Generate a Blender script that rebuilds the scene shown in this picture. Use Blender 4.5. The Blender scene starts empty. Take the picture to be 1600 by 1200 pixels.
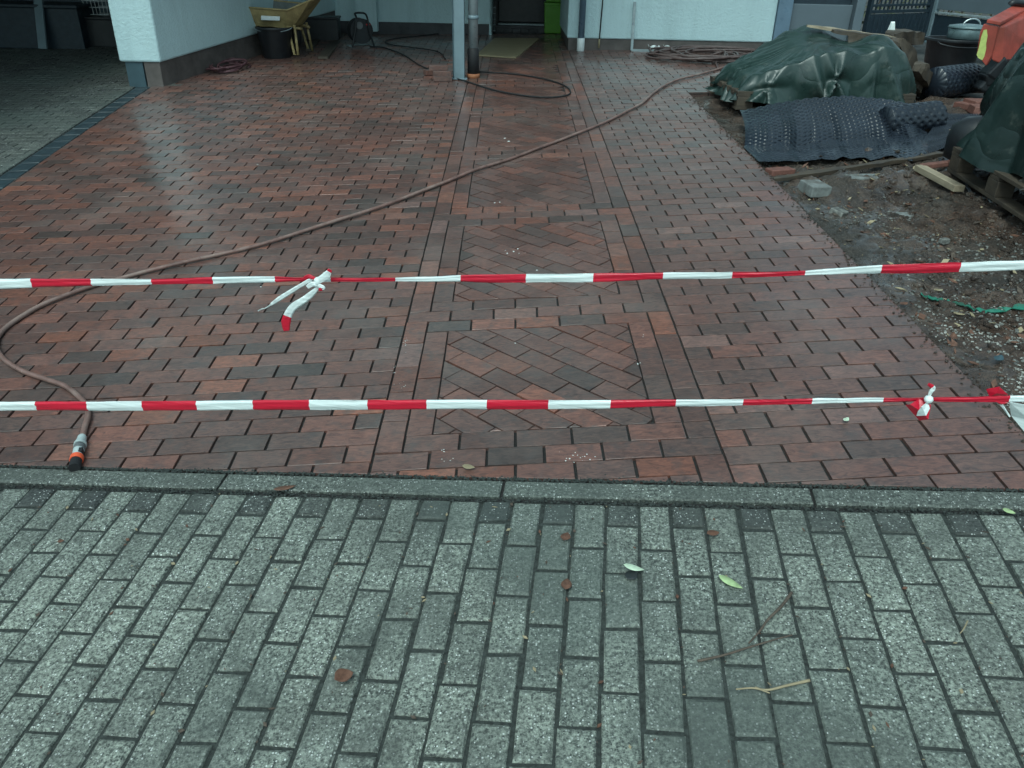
import bpy, bmesh, math, random
from mathutils import Vector, Matrix, noise
random.seed(7)
SC = bpy.context.scene
COL = SC.collection

# ------------------------------------------------------------------ camera
F, PITCH, ROLL, CH = 1242.31, 0.499819, 0.023697, 1.575722
cp, sp = math.cos(PITCH), math.sin(PITCH)
FW = Vector((0, cp, -sp)); R0 = Vector((1, 0, 0)); U0 = R0.cross(FW)
RT = R0*math.cos(ROLL) + U0*math.sin(ROLL)
UP = -R0*math.sin(ROLL) + U0*math.cos(ROLL)
CAM = Vector((0, 0, CH))
cd = bpy.data.cameras.new('camera'); cam = bpy.data.objects.new('camera', cd); COL.objects.link(cam)
m = Matrix((RT, UP, -FW)).transposed().to_4x4(); m.translation = CAM
cam.matrix_world = m
cd.sensor_width = 36; cd.lens = F/1600*36; cd.clip_start = 0.05; cd.clip_end = 400
SC.camera = cam
SC.render.resolution_x, SC.render.resolution_y = 1024, 768

# ------------------------------------------------------------------ light
SUN_EL, SUN_AZ = math.radians(58), math.radians(200)
w = bpy.data.worlds.new('World'); SC.world = w; w.use_nodes = True
nt = w.node_tree; nt.nodes.clear()
sky = nt.nodes.new('ShaderNodeTexSky'); sky.sky_type = 'NISHITA'; sky.sun_disc = False
sky.sun_elevation = SUN_EL; sky.sun_rotation = SUN_AZ; sky.air_density = 1.0; sky.dust_density = 4.0; sky.ozone_density = 1.0
hs = nt.nodes.new('ShaderNodeHueSaturation'); hs.inputs['Saturation'].default_value = 0.42
mx = nt.nodes.new('ShaderNodeMix'); mx.data_type = 'RGBA'; mx.blend_type = 'MULTIPLY'; mx.inputs[0].default_value = 1
mx.inputs[7].default_value = (0.73, 1.0, 1.0, 1)
bg = nt.nodes.new('ShaderNodeBackground'); bg.inputs['Strength'].default_value = 0.13
wo = nt.nodes.new('ShaderNodeOutputWorld')
nt.links.new(sky.outputs[0], hs.inputs['Color']); nt.links.new(hs.outputs[0], mx.inputs[6])
nt.links.new(mx.outputs[2], bg.inputs[0]); nt.links.new(bg.outputs[0], wo.inputs[0])
sd = bpy.data.lights.new('sun', 'SUN'); sun = bpy.data.objects.new('sun', sd); COL.objects.link(sun)
sd.energy = 0.8; sd.angle = math.radians(25); sd.color = (0.90, 1.0, 0.97)
sdir = Vector((math.sin(SUN_AZ)*math.cos(SUN_EL), math.cos(SUN_AZ)*math.cos(SUN_EL), math.sin(SUN_EL)))
sun.rotation_euler = (-sdir).to_track_quat('-Z', 'Y').to_euler(); sun.location = (0, -3, 12)
SC.view_settings.view_transform = 'Standard'; SC.view_settings.look = 'None'
SC.view_settings.exposure = 0.5; SC.view_settings.gamma = 1.0

# ------------------------------------------------------------------ terrain and pixel helpers
def zf(X, Y):
    X = max(-9.0, min(9.0, X)); wc = max(-.3, min(1.3, (Y-2)/8))
    return X*(0.086032 - 0.086559*wc + 0.025462*wc*wc) + 0.425764*wc - 0.060219*wc*wc
def ray(px, py): return FW + RT*((px-800)/F) + UP*((600-py)/F)
def hit(px, py, dz=0.0):
    d = ray(px, py); z = 0.0
    for _ in range(26):
        t = (z-CH)/d.z; z = .5*z + .5*(zf(d.x*t, d.y*t)+dz)
    return CAM + d*((z-CH)/d.z)
def atY(px, py, Y):
    d = ray(px, py); return CAM + d*(Y/d.y)
def proj(p):
    d = Vector(p)-CAM; z = d.dot(FW)
    if z < .05: return None
    return 800+F*d.dot(RT)/z, 600-F*d.dot(UP)/z
class Frame:
    def __init__(s, x0, y0, yaw): s.x0, s.y0, s.c, s.s, s.yaw = x0, y0, math.cos(yaw), math.sin(yaw), yaw
    def xy(s, u, v): return s.x0+u*s.c-v*s.s, s.y0+u*s.s+v*s.c
    def uv(s, X, Y): X -= s.x0; Y -= s.y0; return X*s.c+Y*s.s, -X*s.s+Y*s.c
    def p(s, u, v, dz=0.0):
        X, Y = s.xy(u, v); return Vector((X, Y, zf(X, Y)+dz))
BF = Frame(0.750735, 0.0, 0.009454)
GF = Frame(0.2113, 2.061718, -0.10974)

# ------------------------------------------------------------------ materials
def N(nt, typ, **kw):
    n = nt.nodes.new(typ)
    for k, v in kw.items(): setattr(n, k, v)
    return n
def math_(nt, op, a, b=None, clamp=False):
    n = N(nt, 'ShaderNodeMath', operation=op); n.use_clamp = clamp
    for i, x in enumerate((a, b)):
        if x is None: continue
        if isinstance(x, (int, float)): n.inputs[i].default_value = x
        else: nt.links.new(x, n.inputs[i])
    return n.outputs[0]
def mixc(nt, fac, a, b, mode='MIX'):
    n = N(nt, 'ShaderNodeMix', data_type='RGBA', blend_type=mode)
    for i, x in ((0, fac), (6, a), (7, b)):
        if isinstance(x, (int, float)): n.inputs[i].default_value = x
        elif isinstance(x, tuple): n.inputs[i].default_value = (*x, 1) if len(x) == 3 else x
        else: nt.links.new(x, n.inputs[i])
    return n.outputs[2]
def ramp(nt, fac, stops, interp='LINEAR'):
    n = N(nt, 'ShaderNodeValToRGB'); n.color_ramp.interpolation = interp
    e = n.color_ramp.elements
    while len(e) < len(stops): e.new(.5)
    for i, (p, c) in enumerate(stops):
        e[i].position = p; e[i].color = (*c, 1) if len(c) == 3 else c
    nt.links.new(fac, n.inputs[0]); return n.outputs[0]
def noise_(nt, co, scale, detail=4, rough=.55, dist=0.0):
    n = N(nt, 'ShaderNodeTexNoise'); n.inputs['Scale'].default_value = scale; n.inputs['Detail'].default_value = detail
    n.inputs['Roughness'].default_value = rough; n.inputs['Distortion'].default_value = dist
    nt.links.new(co, n.inputs['Vector']); return n.outputs['Fac']
def newmat(name):
    mt = bpy.data.materials.new(name); mt.use_nodes = True; nt = mt.node_tree
    b = nt.nodes['Principled BSDF']; g = N(nt, 'ShaderNodeNewGeometry')
    return mt, nt, b, g.outputs['Position']
def bump(nt, b, h, strength, dist):
    n = N(nt, 'ShaderNodeBump'); n.inputs['Strength'].default_value = strength; n.inputs['Distance'].default_value = dist
    nt.links.new(h, n.inputs['Height']); nt.links.new(n.outputs[0], b.inputs['Normal'])
def mapped(nt, co, scale=(1, 1, 1), rot=(0, 0, 0)):
    n = N(nt, 'ShaderNodeMapping'); n.inputs['Scale'].default_value = scale; n.inputs['Rotation'].default_value = rot
    nt.links.new(co, n.inputs['Vector']); return n.outputs[0]
def simple(name, col, rough=.6, metal=0.0, var=.18, scale=14, bmp=.25, bdist=.004, dirt=None, spec=None):
    mt, nt, b, co = newmat(name)
    n = noise_(nt, co, scale, 6, .6)
    lo = tuple(c*(1-var) for c in col); hi = tuple(min(1, c*(1+var)) for c in col)
    c = ramp(nt, n, [(.3, lo), (.7, hi)])
    if dirt:
        d = noise_(nt, co, scale*.35, 5, .65, .4)
        c = mixc(nt, ramp(nt, d, [(.48, (0, 0, 0)), (.68, (1, 1, 1))]), c, dirt)
    nt.links.new(c, b.inputs['Base Color'])
    rr = ramp(nt, noise_(nt, co, scale*1.7, 4), [(.3, (max(.03, rough-.12),)*3), (.7, (min(1, rough+.12),)*3)])
    nt.links.new(rr, b.inputs['Roughness']); b.inputs['Metallic'].default_value = metal
    if spec is not None: b.inputs['Specular IOR Level'].default_value = spec
    if bmp: bump(nt, b, noise_(nt, co, scale*6, 6, .6), bmp, bdist)
    return mt
def rnd_input(nt):
    oi = N(nt, 'ShaderNodeObjectInfo'); at = N(nt, 'ShaderNodeAttribute', attribute_name='tone')
    add = N(nt, 'ShaderNodeVectorMath', operation='ADD')
    nt.links.new(oi.outputs['Color'], add.inputs[0]); nt.links.new(at.outputs['Color'], add.inputs[1])
    s = N(nt, 'ShaderNodeSeparateXYZ'); nt.links.new(add.outputs[0], s.inputs[0])
    return s.outputs      # x: hue pick, y: brightness, z: special tone
def brick_mat(name):
    mt, nt, b, co = newmat(name); r = rnd_input(nt)
    base = ramp(nt, r[0], [(0, (.074, .050, .046)), (.14, (.088, .054, .049)), (.30, (.114, .060, .053)),
                           (.50, (.132, .063, .054)), (.66, (.152, .067, .055)), (.80, (.180, .070, .053)),
                           (.90, (.205, .076, .052)), (.96, (.176, .090, .076)), (1, (.160, .088, .080))])
    br = math_(nt, 'ADD', math_(nt, 'MULTIPLY', r[1], .40), .76)
    base = mixc(nt, 1.0, base, br, 'MULTIPLY'); base = mixc(nt, 1.0, base, (.92, .96, .93), 'MULTIPLY')
    n1 = noise_(nt, mapped(nt, co, (22, 60, 30)), 1, 5, .62, 1.2)          # drawn clay grain along the stretcher
    base = mixc(nt, 1.0, base, ramp(nt, n1, [(.28, (.45, .46, .50)), (.48, (.95, .95, .95)), (.70, (1.5, 1.38, 1.3))]), 'MULTIPLY')
    n2 = noise_(nt, co, 15, 5, .65)
    base = mixc(nt, ramp(nt, n2, [(.52, (0, 0, 0)), (.72, (.7, .7, .7))]), base, (.066, .054, .052))   # fired dark flashing
    n3 = noise_(nt, co, 160, 3, .6)
    base = mixc(nt, ramp(nt, n3, [(.66, (0, 0, 0)), (.72, (.8, .8, .8))]), base, (.022, .021, .022))      # pores
    dust = noise_(nt, co, 1.6, 4, .6)
    base = mixc(nt, ramp(nt, dust, [(.5, (0, 0, 0)), (.8, (.22, .22, .22))]), base, (.27, .25, .23))
    nt.links.new(base, b.inputs['Base Color'])
    wet = noise_(nt, co, 1.7, 5, .62)
    b.inputs['Roughness'].default_value = .5
    nt.links.new(ramp(nt, wet, [(.32, (.95,)*3), (.68, (.35,)*3)]), b.inputs['Coat Weight'])     # water film
    nt.links.new(ramp(nt, noise_(nt, co, 9, 4, .6), [(.3, (.10,)*3), (.7, (.26,)*3)]), b.inputs['Coat Roughness'])
    b.inputs['Coat IOR'].default_value = 1.36
    h = math_(nt, 'ADD', math_(nt, 'MULTIPLY', n1, .7), math_(nt, 'MULTIPLY', noise_(nt, co, 120, 5, .65), .5))
    bump(nt, b, h, .6, .0025)
    cb_ = N(nt, 'ShaderNodeBump'); cb_.inputs['Strength'].default_value = .25; cb_.inputs['Distance'].default_value = .002
    nt.links.new(noise_(nt, co, 45, 3, .5), cb_.inputs['Height']); nt.links.new(cb_.outputs[0], b.inputs['Coat Normal'])
    return mt
def paver_mat(name):
    mt, nt, b, co = newmat(name); r = rnd_input(nt)
    base = ramp(nt, r[0], [(0, (.150, .165, .148)), (.5, (.190, .207, .184)), (1, (.228, .245, .216))])
    base = mixc(nt, r[2], base, (.034, .037, .038))                         # dark basalt half stones, and the shade painted into the carport floor
    n1 = noise_(nt, co, 105, 6, .75)
    base = mixc(nt, 1.0, base, ramp(nt, n1, [(.40, (.20, .21, .21)), (.475, (.78, .79, .77)), (.53, (1.12, 1.13, 1.10)), (.62, (1.95, 1.96, 1.88))]), 'MULTIPLY')
    v = N(nt, 'ShaderNodeTexVoronoi', feature='F1'); v.inputs['Scale'].default_value = 150; nt.links.new(co, v.inputs['Vector'])
    vs = N(nt, 'ShaderNodeSeparateColor'); nt.links.new(v.outputs['Color'], vs.inputs[0])
    grain = math_(nt, 'MULTIPLY', math_(nt, 'LESS_THAN', v.outputs['Distance'], .36), math_(nt, 'GREATER_THAN', vs.outputs[0], .82))
    base = mixc(nt, math_(nt, 'MULTIPLY', grain, math_(nt, 'ADD', .30, math_(nt, 'MULTIPLY', vs.outputs[1], .65))), base, (.78, .80, .77))
    dk = math_(nt, 'MULTIPLY', math_(nt, 'LESS_THAN', v.outputs['Distance'], .42), math_(nt, 'LESS_THAN', vs.outputs[0], .17))
    base = mixc(nt, math_(nt, 'MULTIPLY', dk, .85), base, (.020, .023, .024))
    st = noise_(nt, co, 2.6, 8, .70, .8)
    base = mixc(nt, ramp(nt, st, [(.42, (0, 0, 0)), (.64, (.72, .72, .72))]), base, (.062, .068, .060))   # damp and moss stains
    st2 = noise_(nt, mapped(nt, co, (1, 1, 1), (0, 0, 1.1)), 3.4, 5, .7)
    base = mixc(nt, ramp(nt, st2, [(.58, (0, 0, 0)), (.76, (.4, .4, .4))]), base, (.28, .30, .27))        # pale lime bloom
    lg = noise_(nt, co, .85, 3, .5)
    base = mixc(nt, ramp(nt, lg, [(.47, (0, 0, 0)), (.60, (.55, .55, .55))]), base, (.080, .098, .088))      # broad mossy patches
    nt.links.new(base, b.inputs['Base Color'])
    nt.links.new(ramp(nt, st, [(.35, (.72,)*3), (.7, (.5,)*3)]), b.inputs['Roughness'])
    h = math_(nt, 'ADD', math_(nt, 'MULTIPLY', n1, .8), math_(nt, 'MULTIPLY', noise_(nt, co, 420, 3), .4))
    bump(nt, b, h, .75, .004); return mt
def plaster_mat(name, col=(.53, .70, .73)):
    mt, nt, b, co = newmat(name)
    big = noise_(nt, co, 1.3, 5, .6)
    c = ramp(nt, big, [(.3, tuple(x*.9 for x in col)), (.7, col)])
    sk = noise_(nt, mapped(nt, co, (9, 9, .8)), 1, 5, .6, .3)
    c = mixc(nt, 1.0, c, ramp(nt, sk, [(.3, (.91, .92, .92)), (.55, (1, 1, 1))]), 'MULTIPLY')      # rain streaks
    nt.links.new(c, b.inputs['Base Color']); b.inputs['Roughness'].default_value = .85
    h = math_(nt, 'ADD', noise_(nt, co, 34, 5, .6, .6), math_(nt, 'MULTIPLY', noise_(nt, co, 160, 3), .3))
    bump(nt, b, h, .9, .012); return mt
def soil_mat(name):
    mt, nt, b, co = newmat(name)
    n1 = noise_(nt, co, 5, 8, .65, .6); n2 = noise_(nt, co, 55, 6, .7); n3 = noise_(nt, co, 1.2, 4, .6)
    c = ramp(nt, n1, [(.28, (.032, .021, .016)), (.46, (.088, .054, .040)), (.60, (.150, .098, .074)), (.80, (.25, .19, .15))])
    c = mixc(nt, ramp(nt, n3, [(.42, (0, 0, 0)), (.62, (.6, .6, .6))]), c, (.070, .070, .063))
    c = mixc(nt, 1.0, c, ramp(nt, n2, [(.25, (.45, .45, .45)), (.5, (1, 1, 1)), (.75, (1.5, 1.45, 1.4))]), 'MULTIPLY')
    g = noise_(nt, co, 90, 3, .5)
    c = mixc(nt, ramp(nt, g, [(.64, (0, 0, 0)), (.70, (.7, .7, .7))]), c, (.30, .28, .25))
    nt.links.new(c, b.inputs['Base Color'])
    nt.links.new(ramp(nt, noise_(nt, co, 3.2, 4), [(.42, (.10,)*3), (.58, (.75,)*3)]), b.inputs['Roughness'])
    nt.links.new(ramp(nt, noise_(nt, co, 2.4, 5, .6), [(.44, (.9,)*3), (.56, (0,)*3)]), b.inputs['Coat Weight']); b.inputs['Coat Roughness'].default_value = .12; b.inputs['Coat IOR'].default_value = 1.34
    bump(nt, b, math_(nt, 'ADD', n2, math_(nt, 'MULTIPLY', noise_(nt, co, 18, 6, .65), 1.5)), 1.0, .04); return mt
def tarp_mat(name, col):
    mt, nt, b, co = newmat(name)
    n1 = noise_(nt, co, 4, 6, .6, 1.5)
    c = ramp(nt, n1, [(.3, tuple(x*.75 for x in col)), (.7, tuple(x*1.2 for x in col))])
    c = mixc(nt, ramp(nt, noise_(nt, co, 9, 7, .7), [(.56, (0, 0, 0)), (.78, (.6, .6, .6))]), c, (.13, .14, .12))
    nt.links.new(c, b.inputs['Base Color'])
    nt.links.new(ramp(nt, n1, [(.3, (.22,)*3), (.7, (.45,)*3)]), b.inputs['Roughness'])
    cr = math_(nt, 'POWER', math_(nt, 'ABSOLUTE', math_(nt, 'SUBTRACT', noise_(nt, co, 2.6, 2, .45, .6), .5)), .7)
    bump(nt, b, math_(nt, 'ADD', math_(nt, 'MULTIPLY', cr, 2.2), math_(nt, 'MULTIPLY', noise_(nt, co, 60, 4, .5, 1), .05)), .4, .03)
    return mt
def wood_mat(name, col, dark):
    mt, nt, b, co = newmat(name)
    tc = N(nt, 'ShaderNodeTexCoord').outputs['Object']
    n1 = noise_(nt, mapped(nt, tc, (3, 60, 60)), 1, 5, .6, .8); n2 = noise_(nt, co, 7, 5, .65)
    c = ramp(nt, n1, [(.3, tuple(x*.6 for x in col)), (.65, col)])
    c = mixc(nt, ramp(nt, n2, [(.45, (0, 0, 0)), (.7, (.8, .8, .8))]), c, dark)
    nt.links.new(c, b.inputs['Base Color']); b.inputs['Roughness'].default_value = .6
    bump(nt, b, n1, .5, .004); return mt
def tape_mat(name, col, rough=.3):
    mt, nt, b, co = newmat(name)
    n1 = noise_(nt, mapped(nt, co, (5, 5, 130)), 1, 4, .6, .5)
    nt.links.new(ramp(nt, n1, [(.3, tuple(x*.80 for x in col)), (.6, col)]), b.inputs['Base Color'])
    b.inputs['Roughness'].default_value = rough
    b.inputs['Transmission Weight'].default_value = 0.0
    bump(nt, b, n1, .5, .003); return mt

M = {}
M['brick'] = brick_mat('clinker brick'); M['paver'] = paver_mat('concrete paver')
M['joint'] = simple('joint sand', (.020, .019, .019), .9, var=.5, scale=60, bmp=.6)
M['moss'] = simple('paver joint grit', (.040, .047, .043), .9, var=.6, scale=90, bmp=.9, bdist=.006)
M['plaster'] = plaster_mat('white plaster'); M['plinth'] = simple('plinth render', (.10, .085, .080), .6, var=.3, scale=7, bmp=.5)
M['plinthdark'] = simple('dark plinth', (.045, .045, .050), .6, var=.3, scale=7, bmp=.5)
M['bluesteel'] = simple('blue grey paint', (.045, .085, .105), .5, var=.15, scale=8)
M['edging'] = simple('blue edging brick', (.030, .046, .055), .4, var=.3, scale=12)
M['soil'] = soil_mat('wet soil'); M['ground'] = simple('ground', (.05, .05, .048), .9, var=.4, scale=6, bmp=.6, bdist=.02)
M['tarp'] = tarp_mat('green tarpaulin', (.018, .038, .034)); M['tarpdark'] = tarp_mat('dark tarpaulin', (.009, .022, .020))
M['sack'] = simple('muddy sheeting', (.065, .058, .048), .75, var=.5, scale=9, bmp=.9, bdist=.02, dirt=(.02, .02, .018))
M['membrane'] = simple('black dimpled membrane', (.013, .018, .027), .30, var=.25, scale=5, bmp=.1)
M['blackpl'] = simple('black plastic', (.012, .014, .017), .45, var=.3, scale=9)
M['wood'] = wood_mat('weathered timber', (.085, .064, .046), (.026, .021, .018))
M['palewood'] = wood_mat('pale timber', (.42, .34, .24), (.22, .17, .12))
M['osb'] = wood_mat('chipboard', (.30, .25, .15), (.22, .17, .10))
M['steel'] = simple('grey painted steel', (.16, .22, .25), .45, var=.12, scale=6)
M['zinc'] = simple('zinc pipe', (.30, .36, .38), .35, metal=.15, var=.2, scale=9)
M['bluepipe'] = simple('blue grey pipe', (.13, .20, .27), .35, var=.12, scale=6)
M['whitepl'] = simple('white plastic', (.70, .74, .74), .4, var=.1)
M['terra'] = simple('terracotta', (.30, .11, .05), .7)
M['rubber'] = simple('black rubber', (.010, .010, .012), .7)
M['redtape'] = tape_mat('red tape', (.62, .012, .038)); M['whitetape'] = tape_mat('white tape', (.80, .86, .85))
M['hose'] = simple('brown hose', (.175, .098, .084), .36, var=.3, scale=12, dirt=(.27, .19, .165))
M['hose2'] = simple('dark brown hose', (.085, .055, .052), .5, var=.3, scale=20)
M['pinkcord'] = simple('dull pink cord', (.085, .034, .042), .6)
M['connector'] = simple('pale grey connector', (.40, .46, .46), .4); M['orange'] = simple('orange ring', (.75, .10, .035), .4)
M['greypl'] = simple('grey plastic', (.12, .13, .135), .5)
M['yellow'] = simple('yellow paint', (.40, .30, .14), .5, var=.2, dirt=(.20, .15, .07)); M['traygrey'] = simple('concrete caked tray', (.17, .18, .17), .8)
M['green'] = simple('green bin plastic', (.10, .30, .025), .4, var=.08); M['darkgreen'] = simple('dark green plastic', (.02, .10, .02), .5)
M['door'] = simple('dark door', (.010, .011, .016), .4, var=.2); M['silver'] = simple('bare metal', (.55, .58, .58), .3, metal=.9)
M['potmetal'] = simple('dull pot metal', (.13, .19, .20), .35, metal=.2)
M['redmark'] = simple('red print', (.45, .03, .03), .5)
M['greypanel'] = simple('slate grey panel', (.115, .150, .175), .55, var=.08, scale=3, bmp=.05); M['gate'] = simple('dark blue gate', (.018, .032, .045), .5, var=.2)
M['redbody'] = simple('orange red paint', (.34, .058, .040), .45, var=.22, scale=7, dirt=(.20, .045, .03)); M['sticker'] = simple('yellow green sticker', (.48, .55, .16), .5, var=.15, scale=25)
M['screen'] = simple('grey blue glass', (.20, .28, .30), .2); M['stone'] = simple('grey stone', (.17, .18, .175), .75, var=.3, scale=25, bmp=.7, dirt=(.08, .07, .06))
M['redstone'] = simple('red brick rubble', (.16, .065, .05), .7, var=.3, scale=25, bmp=.6)
M['roof'] = simple('carport soffit', (.05, .052, .055), .7); M['leafgreen'] = simple('pale leaf', (.40, .52, .26), .5, var=.25, scale=50)
M['leafwhite'] = simple('bleached leaf', (.55, .66, .50), .5, var=.2, scale=50)
M['leafbrown'] = simple('brown leaf', (.13, .06, .038), .6, var=.4, scale=60); M['leafdark'] = simple('dark wet leaf', (.025, .028, .030), .5)
M['twig'] = simple('twig bark', (.085, .062, .048), .8, var=.4, scale=60); M['straw'] = simple('dry stalk', (.30, .24, .15), .7)
M['splash'] = simple('mortar splash', (.62, .64, .62), .8); M['greenstrip'] = simple('green plastic strip', (.02, .16, .11), .4, dirt=(.05, .05, .04))
M['gravel'] = simple('gravel', (.13, .128, .118), .75, var=.8, scale=45); M['foliage'] = simple('hedge leaves', (.10, .11, .055), .6, var=.6, scale=30)
M['stake'] = simple('rusty steel', (.09, .055, .04), .7, metal=.5, var=.4)

# ------------------------------------------------------------------ mesh builder
class MB:
    def __init__(s): s.v = []; s.f = []; s.m = []
    def face(s, idx, mi=0): s.f.append(idx); s.m.append(mi)
    def add(s, vs, fs, mi=0):
        o = len(s.v); s.v += [Vector(x) for x in vs]
        for f in fs: s.face([i+o for i in f], mi)
    def box(s, c, size, rot=None, mi=0, taper=1.0):
        hx, hy, hz = (x/2 for x in size); c = Vector(c); vs = []
        for z in (-hz, hz):
            t = taper if z > 0 else 1
            for x, y in ((-hx, -hy), (hx, -hy), (hx, hy), (-hx, hy)):
                p = Vector((x*t, y*t, z)); vs.append(c + (rot @ p if rot else p))
        s.add(vs, [(3, 2, 1, 0), (4, 5, 6, 7), (0, 1, 5, 4), (1, 2, 6, 5), (2, 3, 7, 6), (3, 0, 4, 7)], mi)
    def prism(s, bot, top, mi=0):
        n = len(bot); s.add(list(bot)+list(top), [tuple(range(n-1, -1, -1)), tuple(range(n, 2*n))] + [(i, (i+1) % n, n+(i+1) % n, n+i) for i in range(n)], mi)
    def tube(s, pts, r, n=10, mi=0, caps=True, rs=None):
        pts = [Vector(p) for p in pts]; o = len(s.v); K = len(pts); nrm = None
        for i, p in enumerate(pts):
            t = (pts[min(i+1, K-1)]-pts[max(i-1, 0)])
            t = t.normalized() if t.length > 1e-9 else Vector((0, 0, 1))
            if nrm is None: nrm = t.orthogonal().normalized()
            nrm = (nrm - t*nrm.dot(t)); nrm = nrm.normalized() if nrm.length > 1e-6 else t.orthogonal().normalized()
            bi = t.cross(nrm); rr = rs[i] if rs else r
            for k in range(n):
                a = 2*math.pi*k/n; s.v.append(p + (nrm*math.cos(a)+bi*math.sin(a))*rr)
        for i in range(K-1):
            for k in range(n):
                a, b = o+i*n+k, o+i*n+(k+1) % n; s.face([a, b, b+n, a+n], mi)
        if caps:
            s.face([o+k for k in range(n-1, -1, -1)], mi); s.face([o+(K-1)*n+k for k in range(n)], mi)
    def lathe(s, prof, n=24, c=(0, 0, 0), mi=0, axis=None):
        o = len(s.v); c = Vector(c); K = len(prof)
        for r, z in prof:
            for k in range(n):
                a = 2*math.pi*k/n; p = Vector((r*math.cos(a), r*math.sin(a), z))
                s.v.append(c + (axis @ p if axis else p))
        for i in range(K-1):
            for k in range(n):
                a, b = o+i*n+k, o+i*n+(k+1) % n; s.face([a, b, b+n, a+n], mi)
        s.face([o+k for k in range(n-1, -1, -1)], mi); s.face([o+(K-1)*n+k for k in range(n)], mi)
    def grid(s, fn, nu, nv, mi=0, thick=0.0, closed=False):
        o = len(s.v)
        for i in range(nu+1):
            for j in range(nv+1): s.v.append(Vector(fn(i/nu, j/nv)))
        for i in range(nu):
            for j in range(nv):
                a = o+i*(nv+1)+j; s.face([a, a+nv+1, a+nv+2, a+1], mi)
    def obj(s, name, mat, parent=None, loc=None, smooth=False, bevel=0.0, solid=0.0, local=False):
        """vertices are world coordinates unless local=True; the object's origin is loc"""
        if parent is not None and loc is None: loc = parent.location.copy() if not local else Vector((0, 0, 0))
        if loc is None: loc = Vector((0, 0, 0))
        loc = Vector(loc); off = Vector((0, 0, 0)) if local else loc
        me = bpy.data.meshes.new(name); me.from_pydata([v-off for v in s.v], [], s.f)
        for mm in (mat if isinstance(mat, (list, tuple)) else [mat]): me.materials.append(M[mm])
        if any(s.m): me.polygons.foreach_set('material_index', s.m)
        if smooth: me.polygons.foreach_set('use_smooth', [True]*len(s.f))
        me.update(); o = bpy.data.objects.new(name, me); COL.objects.link(o)
        if parent is not None:
            o.parent = parent; o.location = loc-parent.location if not local else loc
        else: o.location = loc
        if solid:
            md = o.modifiers.new('solid', 'SOLIDIFY'); md.thickness = solid; md.offset = 0
        if bevel:
            md = o.modifiers.new('bevel', 'BEVEL'); md.width = bevel; md.segments = 2; md.limit_method = 'ANGLE'; md.angle_limit = math.radians(35)
        return o
def tag(o, label, cat, group=None):
    o['label'] = label; o['category'] = cat
    if group: o['group'] = group
    return o
def struct(o, kind='structure'): o['kind'] = kind; return o
def thing(name, label, cat, loc, group=None):
    o = bpy.data.objects.new(name, None); COL.objects.link(o); o.location = loc; o.empty_display_size = .1
    return tag(o, label, cat, group)
def spline(pts, n):
    P = [Vector(p) for p in pts]; out = []
    for i in range(len(P)-1):
        p0, p1, p2, p3 = P[max(i-1, 0)], P[i], P[i+1], P[min(i+2, len(P)-1)]
        for k in range(n):
            t = k/n; out.append(.5*((2*p1)+(p2-p0)*t+(2*p0-5*p1+4*p2-p3)*t*t+(3*p1-p0-3*p2+p3)*t**3))
    out.append(P[-1]); return out
def rotz(a): return Matrix.Rotation(a, 3, 'Z')

# ------------------------------------------------------------------ paving
def clip(poly, a, b, c):
    """keep a*u+b*v <= c"""
    out = []
    for i in range(len(poly)):
        p, q = poly[i], poly[(i+1) % len(poly)]; dp = a*p[0]+b*p[1]-c; dq = a*q[0]+b*q[1]-c
        if dp <= 0: out.append(p)
        if dp*dq < 0:
            t = dp/(dp-dq); out.append((p[0]+(q[0]-p[0])*t, p[1]+(q[1]-p[1])*t))
    return out
def area(poly): return .5*sum(poly[i][0]*poly[(i+1) % len(poly)][1]-poly[(i+1) % len(poly)][0]*poly[i][1] for i in range(len(poly)))
def dedupe(poly):
    out = []
    for p in poly:
        if not out or math.hypot(p[0]-out[-1][0], p[1]-out[-1][1]) > .004: out.append(p)
    if len(out) > 1 and math.hypot(out[0][0]-out[-1][0], out[0][1]-out[-1][1]) < .004: out.pop()
    return out
def inset(poly, d):
    """d: function of edge direction -> inset distance"""
    n = len(poly); ls = []
    for i in range(n):
        p, q = poly[i], poly[(i+1) % n]; ex, ey = q[0]-p[0], q[1]-p[1]; L = math.hypot(ex, ey)
        nx, ny = -ey/L, ex/L; dd = d(ex/L, ey/L) if callable(d) else d
        ls.append((nx, ny, nx*p[0]+ny*p[1]+dd))
    out = []
    for i in range(n):
        a1, b1, c1 = ls[i-1]; a2, b2, c2 = ls[i]; det = a1*b2-a2*b1
        if abs(det) < 1e-4: return None
        out.append(((c1*b2-c2*b1)/det, (a1*c2-a2*c1)/det))
    return out if area(out) > 2e-4 else None
MESHES = {}
def piece_geo(loc, bev, depth, rough):
    top = inset(loc, bev) or [(x*.9, y*.9) for x, y in loc]
    n = len(loc); J = lambda a: random.uniform(-a, a)
    vs = [(x+J(rough), y+J(rough), 0+J(rough*.25)) for x, y in top] + [(x+J(rough), y+J(rough), -bev*.9) for x, y in loc] + [(x, y, -depth) for x, y in loc]
    fs = [tuple(range(n))]
    for r in (0, n):
        fs += [(r+(i+1) % n, r+i, r+n+i, r+n+(i+1) % n) for i in range(n)]
    return vs, fs
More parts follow.
